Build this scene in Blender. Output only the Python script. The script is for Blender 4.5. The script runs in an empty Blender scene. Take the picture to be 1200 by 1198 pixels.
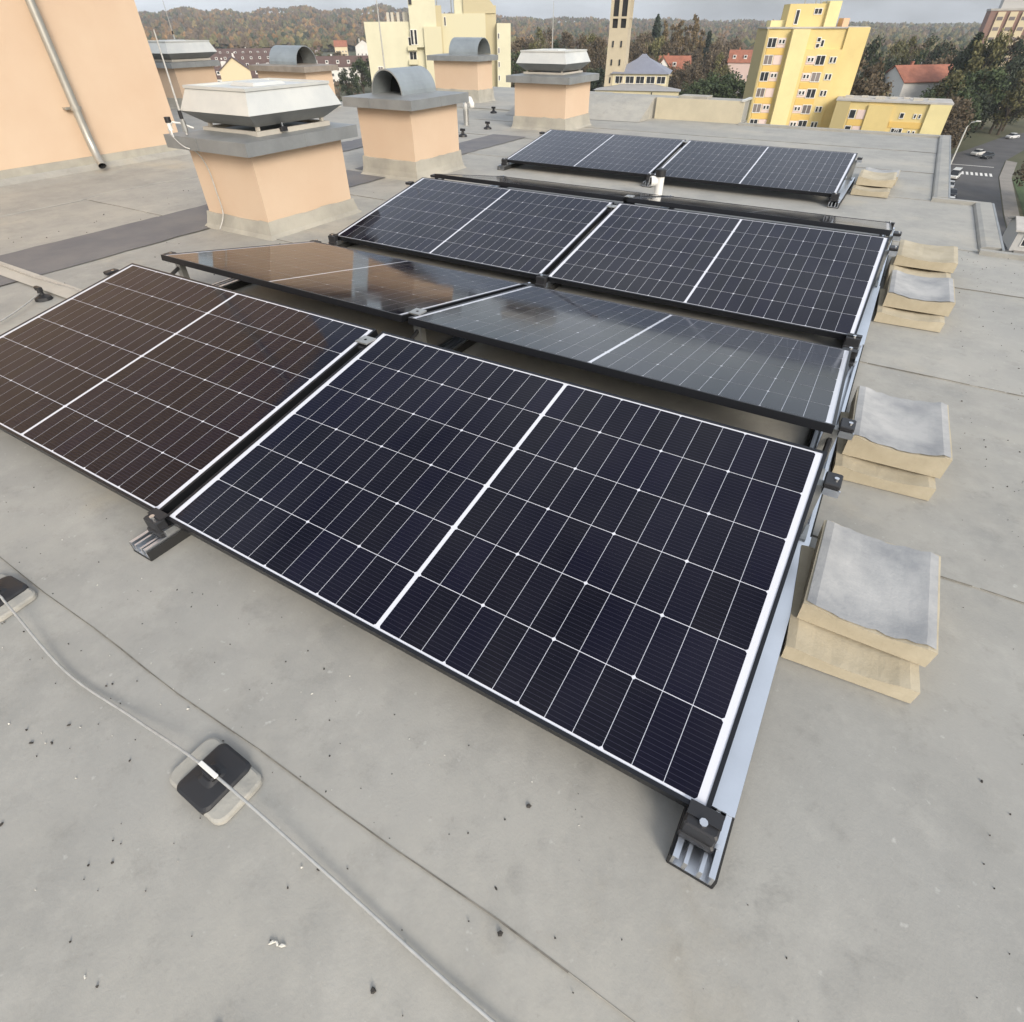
import bpy, math, random
from mathutils import Matrix, Vector
random.seed(7)
S = bpy.context.scene
COL = S.collection

# ---------------------------------------------------------------- camera
PITCH, YAW, ROLL = 0.72027, -0.54011, -0.00559
fw = Vector((math.sin(YAW)*math.cos(PITCH), math.cos(YAW)*math.cos(PITCH), -math.sin(PITCH)))
rt0 = Vector((math.cos(YAW), -math.sin(YAW), 0)); up0 = rt0.cross(fw)
rt = math.cos(ROLL)*rt0 + math.sin(ROLL)*up0
up = -math.sin(ROLL)*rt0 + math.cos(ROLL)*up0
cam = bpy.data.cameras.new('camera'); cam_ob = bpy.data.objects.new('camera', cam); COL.objects.link(cam_ob)
cam_ob.matrix_world = Matrix(((rt.x, up.x, -fw.x, -0.11198), (rt.y, up.y, -fw.y, -0.57098), (rt.z, up.z, -fw.z, 1.29211), (0, 0, 0, 1)))
cam.sensor_width = 36; cam.lens = 651.48/1200*36; cam.clip_start = .05; cam.clip_end = 20000
S.camera = cam_ob
S.render.resolution_x = 1024; S.render.resolution_y = 1022

# ---------------------------------------------------------------- sky, sun, exposure
SUN_AZ, SUN_EL = math.radians(126), math.radians(27)      # azimuth clockwise from +Y
w = bpy.data.worlds.new('World'); S.world = w; w.use_nodes = True
nt = w.node_tree; N = nt.nodes; LK = nt.links
bg = N['Background']
sky = N.new('ShaderNodeTexSky'); sky.sky_type = 'NISHITA'; sky.sun_disc = False
sky.sun_elevation = SUN_EL; sky.sun_rotation = SUN_AZ
sky.air_density = 1.0; sky.dust_density = 4.0; sky.ozone_density = 1.0; sky.altitude = 200
hs = N.new('ShaderNodeHueSaturation'); hs.inputs['Saturation'].default_value = .92
LK.new(sky.outputs[0], hs.inputs['Color'])
tc = N.new('ShaderNodeTexCoord'); mp = N.new('ShaderNodeMapping'); mp.inputs['Scale'].default_value = (1, 1, 3.0)
LK.new(tc.outputs['Generated'], mp.inputs['Vector'])
nz = N.new('ShaderNodeTexNoise'); nz.inputs['Scale'].default_value = 2.2; nz.inputs['Detail'].default_value = 7; nz.inputs['Roughness'].default_value = .55
LK.new(mp.outputs[0], nz.inputs['Vector'])
cr = N.new('ShaderNodeMapRange'); cr.inputs[1].default_value = .35; cr.inputs[2].default_value = .7; cr.inputs[3].default_value = .20; cr.inputs[4].default_value = .78
LK.new(nz.outputs[0], cr.inputs[0])
mx = N.new('ShaderNodeMix'); mx.data_type = 'RGBA'
LK.new(cr.outputs[0], mx.inputs['Factor']); LK.new(hs.outputs[0], mx.inputs['A'])
mx.inputs['B'].default_value = (8.8, 9.4, 10.2, 1)        # high thin cloud, in the sky texture's own units
LK.new(mx.outputs['Result'], bg.inputs['Color'])
bg.inputs['Strength'].default_value = .10
sl = bpy.data.lights.new('sun', 'SUN'); sl.energy = 1.8; sl.angle = math.radians(22); sl.color = (1, .93, .82)
so = bpy.data.objects.new('sun', sl); COL.objects.link(so)
sd = Vector((math.sin(SUN_AZ)*math.cos(SUN_EL), math.cos(SUN_AZ)*math.cos(SUN_EL), math.sin(SUN_EL)))
so.rotation_euler = sd.to_track_quat('Z', 'Y').to_euler(); so.location = sd*60
S.view_settings.view_transform = 'Standard'; S.view_settings.look = 'None'
S.view_settings.exposure = 0.65; S.view_settings.gamma = 1; S.view_settings.use_curve_mapping = False

# ---------------------------------------------------------------- helpers
def lin(r, g, b):
    f = lambda c: (c/255/12.92 if c/255 <= .04045 else ((c/255+.055)/1.055)**2.4)
    return (f(r), f(g), f(b))

class MB:
    """collects faces for one mesh"""
    def __init__(s): s.v = []; s.f = []; s.c = None
    def add(s, vs, fs):
        n = len(s.v); s.v += [tuple(p) for p in vs]; s.f += [tuple(i+n for i in f) for f in fs]; return s
    def box(s, x0, x1, y0, y1, z0, z1):
        return s.add([(x0,y0,z0),(x1,y0,z0),(x1,y1,z0),(x0,y1,z0),(x0,y0,z1),(x1,y0,z1),(x1,y1,z1),(x0,y1,z1)],
                     [(0,3,2,1),(4,5,6,7),(0,1,5,4),(1,2,6,5),(2,3,7,6),(3,0,4,7)])
    def cbox(s, x0, x1, y0, y1, z0, z1, b=.004):
        """box with chamfered vertical and top edges"""
        def ring(i, z): return [(x0+i+b,y0+i,z),(x1-i-b,y0+i,z),(x1-i,y0+i+b,z),(x1-i,y1-i-b,z),(x1-i-b,y1-i,z),(x0+i+b,y1-i,z),(x0+i,y1-i-b,z),(x0+i,y0+i+b,z)]
        return s.loft([ring(0,z0), ring(0,z1-b), ring(b,z1)])
    def loft(s, rings, cap0=True, cap1=True, closed=True):
        n = len(rings[0]); vs = [p for r in rings for p in r]; fs = []
        for k in range(len(rings)-1):
            for i in range(n if closed else n-1):
                j = (i+1) % n; a = k*n
                fs.append((a+i, a+j, a+n+j, a+n+i))
        if cap0: fs.append(tuple(reversed(range(n))))
        if cap1: fs.append(tuple(range((len(rings)-1)*n, len(rings)*n)))
        return s.add(vs, fs)
    def frustum(s, a, z0, b, z1):
        r = lambda q, z: [(q[0],q[2],z),(q[1],q[2],z),(q[1],q[3],z),(q[0],q[3],z)]
        return s.loft([r(a,z0), r(b,z1)])
    def tube(s, path, rad, n=8, cap=True):
        P = [Vector(p) for p in path]; rings = []
        rads = rad if isinstance(rad, (list, tuple)) else [rad]*len(P)
        for i, p in enumerate(P):
            d = (P[min(i+1,len(P)-1)]-P[max(i-1,0)]).normalized()
            a = d.cross(Vector((0,0,1)) if abs(d.z) < .9 else Vector((1,0,0))).normalized(); b = a.cross(d)
            rings.append([tuple(p+rads[i]*(math.cos(t)*a+math.sin(t)*b)) for t in [2*math.pi*k/n for k in range(n)]])
        return s.loft(rings, cap, cap)
    def extrude(s, prof, axis, t0, t1):
        """prof: closed polygon of 2-tuples; axis 'x' (prof = y,z) or 'y' (prof = x,z) or 'z'"""
        m = {'x': lambda p,t:(t,p[0],p[1]), 'y': lambda p,t:(p[0],t,p[1]), 'z': lambda p,t:(p[0],p[1],t)}[axis]
        return s.loft([[m(p,t0) for p in prof], [m(p,t1) for p in prof]])
    def mesh(s, name):
        m = bpy.data.meshes.new(name); m.from_pydata(s.v, [], s.f); m.update()
        return m
    def build(s, name, mat, parent=None, smooth=False, fix=True):
        m = s.mesh(name)
        if fix:
            import bmesh
            bm = bmesh.new(); bm.from_mesh(m); bmesh.ops.recalc_face_normals(bm, faces=bm.faces); bm.to_mesh(m); bm.free()
        if smooth:
            m.polygons.foreach_set('use_smooth', [True]*len(m.polygons)); m.update()
        m.materials.append(mat)
        o = bpy.data.objects.new(name, m); COL.objects.link(o)
        if parent: o.parent = parent
        return o

def tag(o, label=None, cat=None, group=None, kind=None):
    if label: o['label'] = label
    if cat: o['category'] = cat
    if group: o['group'] = group
    if kind: o['kind'] = kind
    return o
def thing(name, loc, label, cat, group=None, rz=0.0):
    o = bpy.data.objects.new(name, None); COL.objects.link(o); o.location = loc; o.rotation_euler = (0, 0, rz)
    o.empty_display_size = .2
    return tag(o, label, cat, group)
def copy_tree(o, parent=None):
    c = o.copy(); COL.objects.link(c); c.parent = parent
    for ch in list(o.children): copy_tree(ch, c)
    return c

# ---------------------------------------------------------------- materials
def mat(name, col, rough=.7, metal=0.0, spec=.5, var=0.0, vscale=3.0, col2=None, bump=0.0, bscale=60.0, rnd=0.0, island=0.0, coords='Object', stretch=None, detail=5, lo=.35, hi=.65):
    m = bpy.data.materials.new(name); m.use_nodes = True
    n = m.node_tree.nodes; l = m.node_tree.links; b = n['Principled BSDF']
    b.inputs['Roughness'].default_value = rough; b.inputs['Metallic'].default_value = metal
    b.inputs['Specular IOR Level'].default_value = spec
    b.inputs['Base Color'].default_value = (*col, 1)
    t = n.new('ShaderNodeTexCoord'); vec = t.outputs[coords]
    if coords == 'World':
        pass
    if stretch:
        q = n.new('ShaderNodeMapping'); q.inputs['Scale'].default_value = stretch; l.new(vec, q.inputs['Vector']); vec = q.outputs[0]
    out = None
    if var or col2:
        z = n.new('ShaderNodeTexNoise'); z.inputs['Scale'].default_value = vscale; z.inputs['Detail'].default_value = detail; z.inputs['Roughness'].default_value = .6
        l.new(vec, z.inputs['Vector'])
        r = n.new('ShaderNodeMapRange'); r.inputs[1].default_value = lo; r.inputs[2].default_value = hi
        l.new(z.outputs[0], r.inputs[0])
        x = n.new('ShaderNodeMix'); x.data_type = 'RGBA'; l.new(r.outputs[0], x.inputs['Factor'])
        c2 = col2 if col2 else tuple(c*(1+var) for c in col); c1 = col if col2 else tuple(c*(1-var) for c in col)
        x.inputs['A'].default_value = (*c1, 1); x.inputs['B'].default_value = (*c2, 1)
        out = x.outputs['Result']
    def vary(src, out, amt):
        h = n.new('ShaderNodeHueSaturation'); r = n.new('ShaderNodeMapRange')
        r.inputs[3].default_value = 1-amt; r.inputs[4].default_value = 1+amt
        l.new(src, r.inputs[0]); l.new(r.outputs[0], h.inputs['Value'])
        if out: l.new(out, h.inputs['Color'])
        else: h.inputs['Color'].default_value = (*col, 1)
        return h.outputs[0]
    if rnd: out = vary(n.new('ShaderNodeObjectInfo').outputs['Random'], out, rnd)
    if island: out = vary(n.new('ShaderNodeNewGeometry').outputs['Random Per Island'], out, island)
    if out: l.new(out, b.inputs['Base Color'])
    if bump:
        z = n.new('ShaderNodeTexNoise'); z.inputs['Scale'].default_value = bscale; z.inputs['Detail'].default_value = 4
        l.new(vec, z.inputs['Vector'])
        u = n.new('ShaderNodeBump'); u.inputs['Strength'].default_value = bump; u.inputs['Distance'].default_value = .004
        l.new(z.outputs[0], u.inputs['Height']); l.new(u.outputs[0], b.inputs['Normal'])
    return m

def roof_material():
    m = bpy.data.materials.new('coated_roof_membrane'); m.use_nodes = True
    n = m.node_tree.nodes; l = m.node_tree.links; b = n['Principled BSDF']
    g = n.new('ShaderNodeNewGeometry'); P = g.outputs['Position']
    def noise(scale, detail=6, rough=.6):
        z = n.new('ShaderNodeTexNoise'); z.inputs['Scale'].default_value = scale; z.inputs['Detail'].default_value = detail; z.inputs['Roughness'].default_value = rough
        l.new(P, z.inputs['Vector']); return z.outputs[0]
    def rng(src, a, b_, c=0, d=1):
        r = n.new('ShaderNodeMapRange'); r.inputs[1].default_value = a; r.inputs[2].default_value = b_; r.inputs[3].default_value = c; r.inputs[4].default_value = d
        l.new(src, r.inputs[0]); return r.outputs[0]
    def mix(f, A, B, mode='MIX'):
        x = n.new('ShaderNodeMix'); x.data_type = 'RGBA'; x.blend_type = mode
        l.new(f, x.inputs['Factor']) if not isinstance(f, float) else setattr(x.inputs['Factor'], 'default_value', f)
        for k, v in (('A', A), ('B', B)):
            if isinstance(v, tuple): x.inputs[k].default_value = (*v, 1)
            else: l.new(v, x.inputs[k])
        return x.outputs['Result']
    c = mix(rng(noise(.55, 5), .35, .65), (.310,.305,.283), (.400,.380,.332))
    c = mix(rng(noise(2.3, 8, .7), .42, .70), c, (.27,.266,.246))          # grey weathering blotches
    c = mix(rng(noise(1.1, 7, .65), .58, .80, 0, .6), c, (.45,.385,.275))   # ochre dust
    c = mix(rng(noise(5.5, 9, .75), .50, .68, 0, .40), c, (.43,.415,.375))  # worn pale patches
    c = mix(rng(noise(9, 8, .75), .55, .74, 0, .55), c, (.215,.208,.186))   # small dirt marks
    c = mix(rng(noise(55, 3, .6), .66, .78, 0, .35), c, (.22,.21,.19))    # specks
    c = mix(rng(noise(33, 3, .6), .68, .80, 0, .5), c, (.62,.61,.57))     # pale specks
    hv = n.new('ShaderNodeHueSaturation'); l.new(c, hv.inputs['Color'])
    oi = n.new('ShaderNodeObjectInfo'); l.new(rng(oi.outputs['Random'], 0, 1, .96, 1.04), hv.inputs['Value'])
    l.new(hv.outputs[0], b.inputs['Base Color'])
    b.inputs['Roughness'].default_value = .72
    u = n.new('ShaderNodeBump'); u.inputs['Strength'].default_value = .22; u.inputs['Distance'].default_value = .003
    a = n.new('ShaderNodeMath'); a.operation = 'ADD'; l.new(noise(140, 3), a.inputs[0]); l.new(noise(6, 4), a.inputs[1])
    l.new(a.outputs[0], u.inputs['Height']); l.new(u.outputs[0], b.inputs['Normal'])
    return m

def cell_material():
    m = bpy.data.materials.new('silicon_cell_under_glass'); m.use_nodes = True
    n = m.node_tree.nodes; l = m.node_tree.links; b = n['Principled BSDF']
    t = n.new('ShaderNodeTexCoord'); sx = n.new('ShaderNodeSeparateXYZ'); l.new(t.outputs['Object'], sx.inputs[0])
    # busbars: thin bright wires across the short side, eleven per cell
    f = n.new('ShaderNodeMath'); f.operation = 'MULTIPLY'; f.inputs[1].default_value = 15/.1818; l.new(sx.outputs['Y'], f.inputs[0])
    fr = n.new('ShaderNodeMath'); fr.operation = 'FRACT'; l.new(f.outputs[0], fr.inputs[0])
    s5 = n.new('ShaderNodeMath'); s5.operation = 'SUBTRACT'; s5.inputs[1].default_value = .5; l.new(fr.outputs[0], s5.inputs[0])
    ab = n.new('ShaderNodeMath'); ab.operation = 'ABSOLUTE'; l.new(s5.outputs[0], ab.inputs[0])
    r = n.new('ShaderNodeMapRange'); r.inputs[1].default_value = .07; r.inputs[2].default_value = .03; l.new(ab.outputs[0], r.inputs[0])
    oi = n.new('ShaderNodeObjectInfo')
    cr = n.new('ShaderNodeValToRGB'); e = cr.color_ramp.elements
    e[0].color = (.0020,.0016,.0060,1); e[1].color = (.0026,.0020,.0120,1); e.new(.5).color = (.0022,.0018,.0085,1)
    l.new(oi.outputs['Random'], cr.inputs[0])
    mxx = n.new('ShaderNodeMix'); mxx.data_type = 'RGBA'; l.new(cr.outputs[0], mxx.inputs['A']); mxx.inputs['B'].default_value = (.024,.023,.038,1)
    l.new(r.outputs[0], mxx.inputs['Factor'])
    g = n.new('ShaderNodeNewGeometry'); z = n.new('ShaderNodeTexNoise'); z.inputs['Scale'].default_value = 5; z.inputs['Detail'].default_value = 6
    l.new(g.outputs['Position'], z.inputs['Vector'])
    r2 = n.new('ShaderNodeMapRange'); r2.inputs[1].default_value = .4; r2.inputs[2].default_value = .8; r2.inputs[3].default_value = .001; r2.inputs[4].default_value = .012; l.new(z.outputs[0], r2.inputs[0])
    dm = n.new('ShaderNodeMix'); dm.data_type = 'RGBA'; l.new(r2.outputs[0], dm.inputs['Factor']); l.new(mxx.outputs['Result'], dm.inputs['A']); dm.inputs['B'].default_value = (.45,.42,.38,1)
    l.new(dm.outputs['Result'], b.inputs['Base Color'])
    r3 = n.new('ShaderNodeMapRange'); r3.inputs[1].default_value = .35; r3.inputs[2].default_value = .7; r3.inputs[3].default_value = .05; r3.inputs[4].default_value = .12; l.new(z.outputs[0], r3.inputs[0])
    l.new(r3.outputs[0], b.inputs['Roughness'])
    b.inputs['IOR'].default_value = 1.30
    return m

M = {}
M['roof'] = roof_material()
M['bare_shade'] = mat('bare_bitumen_and_shadow', (.125,.125,.135), .75, col2=(.175,.168,.165), vscale=2.5, bump=.3, bscale=90, coords='Object')
M['pale_strip'] = mat('pale_coating', (.45,.42,.365), .7, var=.08, vscale=4)
M['skirt'] = mat('skirting_membrane', (.30,.285,.245), .75, col2=(.41,.385,.325), vscale=3.5, bump=.3, bscale=50)
M['peach'] = mat('peach_render', (.575,.42,.295), .85, col2=(.61,.465,.335), vscale=1.8, bump=.35, bscale=220, lo=.3, hi=.7)
M['cap'] = mat('grey_sheet_metal', (.27,.28,.28), .5, metal=.35, var=.12, vscale=4, bump=.05, bscale=20)
M['cap_rusty'] = mat('weathered_sheet_metal', (.30,.26,.22), .6, metal=.3, var=.15, vscale=6)
M['hood'] = mat('pale_hood_sheet', (.56,.57,.55), .42, metal=.25, var=.07, vscale=3, col2=(.66,.66,.62))
M['vault'] = mat('zinc_vault', (.33,.36,.37), .42, metal=.55, var=.1, vscale=4)
M['inside'] = mat('dark_inside', (.02,.02,.022), .9)
M['alu'] = mat('aluminium', (.74,.76,.79), .33, metal=1.0, var=.04, vscale=8)
M['alu_dull'] = mat('galvanised_steel', (.42,.42,.40), .5, metal=.8, var=.12, vscale=9)
M['frame'] = mat('black_anodised_frame', (.022,.023,.027), .38, metal=.6)
M['frame_lip'] = mat('frame_lip', (.10,.105,.115), .35, metal=.7)
M['backsheet'] = mat('white_backsheet_under_glass', (.66,.67,.72), .08)
M['cell'] = cell_material()
M['black'] = mat('black_plastic', (.018,.018,.02), .5)
M['rubber'] = mat('black_rubber', (.02,.02,.02), .85)
M['bolt'] = mat('steel_bolt', (.75,.75,.76), .25, metal=1)
M['concrete'] = mat('tan_concrete', (.40,.345,.245), .9, col2=(.50,.44,.325), vscale=7, bump=.28, bscale=120, rnd=.06)
M['concrete_top'] = mat('grey_concrete_face', (.27,.275,.28), .85, col2=(.44,.435,.42), vscale=6, bump=.25, bscale=110, rnd=.05)
M['pad_foot'] = mat('cast_concrete_foot', (.355,.34,.30), .85, var=.08, vscale=20, bump=.4, bscale=90)
M['wire'] = mat('aluminium_wire', (.50,.49,.46), .5, metal=.5, var=.1, vscale=40)
M['pipe'] = mat('downpipe_steel', (.40,.385,.345), .45, metal=.6, var=.08, vscale=8)
M['white_pvc'] = mat('white_plastic', (.74,.73,.69), .45)
M['glass'] = mat('dark_window', (.03,.033,.038), .08)
M['pane_grey'] = mat('shuttered_window', (.20,.17,.16), .3, rnd=.3)
M['white_frame'] = mat('white_window_frame', (.72,.70,.66), .6)
M['dirt'] = mat('seam_dirt', (.15,.14,.12), .95, var=.3, vscale=30)
# ---------------------------------------------------------------- terrain
def hill(x, y):
    D = math.hypot(x, y); az = math.degrees(math.atan2(x, y))
    K = [(-180,30),(-75,46),(-58,50),(-48,56),(-41,60),(-34,40),(-28,30),(-18,24),(-8,16),(0,12),(10,12),(40,20),(180,30)]
    for (a, h), (b, k) in zip(K, K[1:]):
        if a <= az <= b: H = h+(k-h)*(az-a)/(b-a)
    s = min(1, max(0, (D-900)/1900)); s = s*s*(3-2*s)
    return -27 + H*s*(1+.10*math.sin(az*.9)+.06*math.sin(az*2.3+1))
def build_ground():
    m = MB(); na = 180; radii = [6,60,120,250,400,600,850,1000,1200,1450,1700,2000,2400,2800,3400,4500,7000]
    m.v.append((0,0,-27))
    for r in radii:
        for k in range(na):
            a = 2*math.pi*k/na; x, y = r*math.sin(a), r*math.cos(a)
            m.v.append((x, y, hill(x, y)))
    for k in range(na): m.f.append((0, 1+(k+1) % na, 1+k))
    for i in range(len(radii)-1):
        for k in range(na):
            j = (k+1) % na; a = 1+i*na; b = a+na
            m.f.append((a+k, a+j, b+j, b+k))
    g = mat('grass_and_soil', (.060,.068,.030), .95, col2=(.115,.100,.055), vscale=.02, coords='Object', detail=8)
    o = m.build('ground', g, smooth=True); o['kind'] = 'structure'
build_ground()

# ---------------------------------------------------------------- the roof underfoot
FAR_R, STEP1, STEP2 = 11.05, 4.93, 6.55
outline = [(-19,-5),(1.30,-5),(1.30,STEP1),(.755,STEP1),(.755,STEP2),(.41,STEP2),(.41,FAR_R),(-2.6,FAR_R),(-2.6,11.6),(-6.7,11.6),(-6.7,15.4),(-10.2,15.4),(-10.2,10.6),(-19,10.6)]
m = MB(); m.extrude(outline, 'z', -.35, -.008)
roof = m.build('roof', M['skirt']); roof['kind'] = 'structure'
cx, cy = -5, 4
m = MB(); m.extrude([(x+(.12 if x < cx else -.12), y+(.12 if y < cy else -.12)) for x, y in outline], 'z', -27, -.351)
facade = m.build('building_wall', mat('own_facade', (.62,.50,.30), .85, var=.06, vscale=.4)); facade['kind'] = 'structure'

LAP = [None]
def sheet(x0, x1, y0, y1, zf=.006, zb=.0015, mt=None, name='membrane_sheet', jit=.004, n=60):
    """one roofing sheet; its front edge laps over the sheet before it"""
    mm = MB(); top = []; 
    xs = [x0+(x1-x0)*i/n for i in range(n+1)]
    ph = random.random()*6
    LAP[0] = lambda x: jit*math.sin(x*3.1+ph)+jit*.7*math.sin(x*9.7+ph*2)
    fy = [y0+LAP[0](x) for x in xs]
    for k in range(n):
        a, b = xs[k], xs[k+1]
        mm.add([(a,fy[k],-.004),(b,fy[k+1],-.004),(b,fy[k+1],zf),(a,fy[k],zf),(b,y1,zb),(a,y1,zb)], [(0,1,2,3),(3,2,4,5)])
    return mm.build(name, mt or M['roof'], roof, fix=False)
ys = [(-5,1.30),(-3.26,1.30),(-1.80,1.30),(-.35,1.30),(1.095,1.30),(2.555,1.30),(4.0,1.30),(STEP1+.002,.62),(STEP2+.002,.28),(8.0,.28),(9.5,.28),(FAR_R,0)]
for k in range(len(ys)-1):
    y0, xr = ys[k]; y1 = ys[k+1][0]
    sheet(-6.9, xr, y0, y1+(.05 if k not in (6, 7, 10) else 0))
    if k > 1 and k not in (7, 8):                       # dirt caught along the lap
        mm = MB(); x = -6.8
        while x < xr-.02:
            l = random.uniform(.05,.30); w = random.uniform(.0009,.0026)*(1.5 if random.random() < .15 else 1)
            e = min(x+l, xr); ph = random.uniform(-.001,.001)
            fy = lambda q: y0+LAP[0](q)
            mm.add([(x,fy(x)-w+ph,.0055),(e,fy(e)-w+ph,.0055),(e,fy(e)+.001,.0068),(x,fy(x)+.001,.0068)], [(0,1,2,3)]); x = e+(random.uniform(.0,.04) if random.random() < .2 else 0)
        mm.build('lap_dirt', M['dirt'], roof, fix=False)
for x0, x1 in ((-19,-14.2),(-14.2,-10.5),(-10.5,-6.86)):
    sheet(x0, x1, -5, 10.6, .004, .003, n=20)
sheet(-10.2, -6.7, FAR_R-.06, 15.4, .005, .003, n=30); sheet(-6.7, -2.6, FAR_R-.06, 11.6, .005, .003, n=10)
# strips left bare in the coating, running along the chimneys, a pale strip crossing them, and one painted chimney shadow
def strip(name, x0, x1, y0, y1, z, mt, n=24, rag=.02):
    mm = MB(); L, R = [], []
    for i in range(n+1):
        y = y0+(y1-y0)*i/n
        L.append((x0+random.uniform(-rag,rag)*.5, y)); R.append((x1+random.uniform(-rag,rag)*.5, y))
    for i in range(n):
        mm.add([(*L[i],z),(*R[i],z),(*R[i+1],z),(*L[i+1],z)], [(0,1,2,3)])
    return mm.build(name, mt, roof, fix=False)
strip('bare_and_shadow_strip', -5.62, -4.90, -1.0, 2.50, .010, M['bare_shade'])
strip('bare_and_shadow_strip', -5.62, -4.95, 2.50, 4.9, .010, M['bare_shade'])
strip('bare_and_shadow_strip', -5.60, -5.02, 5.0, 8.1, .010, M['bare_shade'])
strip('bare_and_shadow_strip', -7.1, -6.55, 5.3, 6.9, .010, M['bare_shade'], rag=.05)  # shadow of the half-barrel chimney, painted on as a dark strip
mm = MB(); mm.add([(-7.2,1.03,.014),(-3.6,.99,.014),(-3.6,1.12,.014),(-7.2,1.19,.014)], [(0,1,2,3)]); mm.build('pale_strip', M['pale_strip'], roof, fix=False)
# low kerbs along the stepped outer edge
def kerb(x0, x1, y0, y1):
    mm = MB(); mm.extrude([(x0,-.005),(x1,-.005),(x1,.036),(x0+.04,.033),(x0+.012,.024)], 'y', y0, y1)
    return mm.build('edge_kerb', M['roof'], roof)
kerb(.623, .755, STEP1+.06, STEP2-.002); kerb(.283, .41, STEP2+.06, FAR_R)
kerb(1.15, 1.30, -5, STEP1-.05)
for x0, x1, y in ((.283,.755,STEP2),(.623,1.30,STEP1)):
    mm = MB(); mm.box(x0, x1, y-.055 if x1 > 1 else y-.001, y+.004 if x1 > 1 else y+.058, -.006, .030); mm.build('edge_kerb', M['roof'], roof)
mm = MB(); mm.box(-2.6, .41, FAR_R-.10, FAR_R+.002, -.006, .03); mm.build('edge_kerb', M['roof'], roof)
for pts in ([(.761,STEP1+.005),(.761,STEP2+.004)], [(.416,STEP2+.06),(.416,FAR_R)], [(1.306,-5),(1.306,STEP1)]):
    (x, y0), (_, y1) = pts
    mm = MB(); mm.box(x-.004, x+.012, y0, y1, -.12, .036); mm.build('drip_edge', M['cap'], roof)
# raised roof section behind the last panels: a ramp of membrane on its left, a painted upstand on its right
t = thing('raised_roof_section', (-4.5,11.1,0), 'low pale upstand with flat top behind the farthest solar panels', 'roof upstand')
t.location = (0,0,0)
mm = MB(); mm.box(-6.6, -2.62, 11.12, 11.55, .002, .305); mm.build('deck', M['roof'], t)
mm = MB(); mm.box(-4.1, -2.6, 11.08, 11.118, .004, .31); mm.build('painted_front', mat('cream_paint', (.52,.465,.345), .8, var=.06, vscale=5), t)
mm = MB(); mm.add([(-6.7,10.25,.008),(-4.15,10.45,.008),(-4.15,11.117,.308),(-6.7,11.117,.308),(-4.15,11.117,.0),(-6.7,11.117,0)], [(0,1,2,3),(1,4,2),(0,3,5)]); mm.build('membrane_ramp', M['roof'], t)
mm = MB(); mm.cbox(-3.75, -3.25, 11.18, 11.5, .305, .34); mm.build('hatch', M['skirt'], t)
mm = MB(); mm.box(-2.645, -2.595, 11.06, 11.6, .305, .33); mm.build('edge_flashing', M['hood'], t)

# ---------------------------------------------------------------- stair house on the left
t = thing('stair_house', (-8.05,4.52,0), 'peach rendered stair house wall with grey membrane skirting beside the roof', 'stair house')
mm = MB(); mm.box(-4.5, 0, -9, 0, .15, 5.3); mm.build('wall', M['peach'], t)
mm = MB(); mm.box(-4.5, .018, -9, .018, -.004, .17); mm.build('skirting', M['skirt'], t)
mm = MB()
rows = []
for i in range(41):
    y = -9+9.02*i/40
    e = 1.15+.05*math.sin(i*.9)+.03*math.sin(i*2.3)
    rows.append([(.016,y,.10),(.10,y,.052),(.35,y,.024),(e,y,.0085),(e+.004,y,.0045)])
for a, b in zip(rows, rows[1:]):
    for k in range(4): mm.add([a[k],a[k+1],b[k+1],b[k]], [(0,1,2,3)])
mm.build('lapped_fillet', M['roof'], t, smooth=False)
mm = MB(); py = -1.15
pth = [(.10,py,5.2),(.10,py,.50),(.105,py,.36),(.13,py-.01,.26),(.19,py-.03,.15),(.25,py-.05,.10)]
mm.tube(pth, .042, 14, cap=False); pipe = mm.build('downpipe', M['pipe'], t, smooth=True)
mm = MB(); mm.tube(list(reversed([(.247,py-.049,.102),(.19,py-.03,.15),(.13,py-.01,.26)])), .036, 14, cap=False); mm.build('pipe_bore', M['inside'], pipe, smooth=True)
for z in (.62, 1.9):
    mm = MB(); mm.tube([(.10,py,z-.018),(.10,py,z+.018)], .049, 14); mm.box(-.001, .06, py-.085, py+.085, z-.010, z+.010); mm.build('bracket', M['pipe'], pipe)

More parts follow.
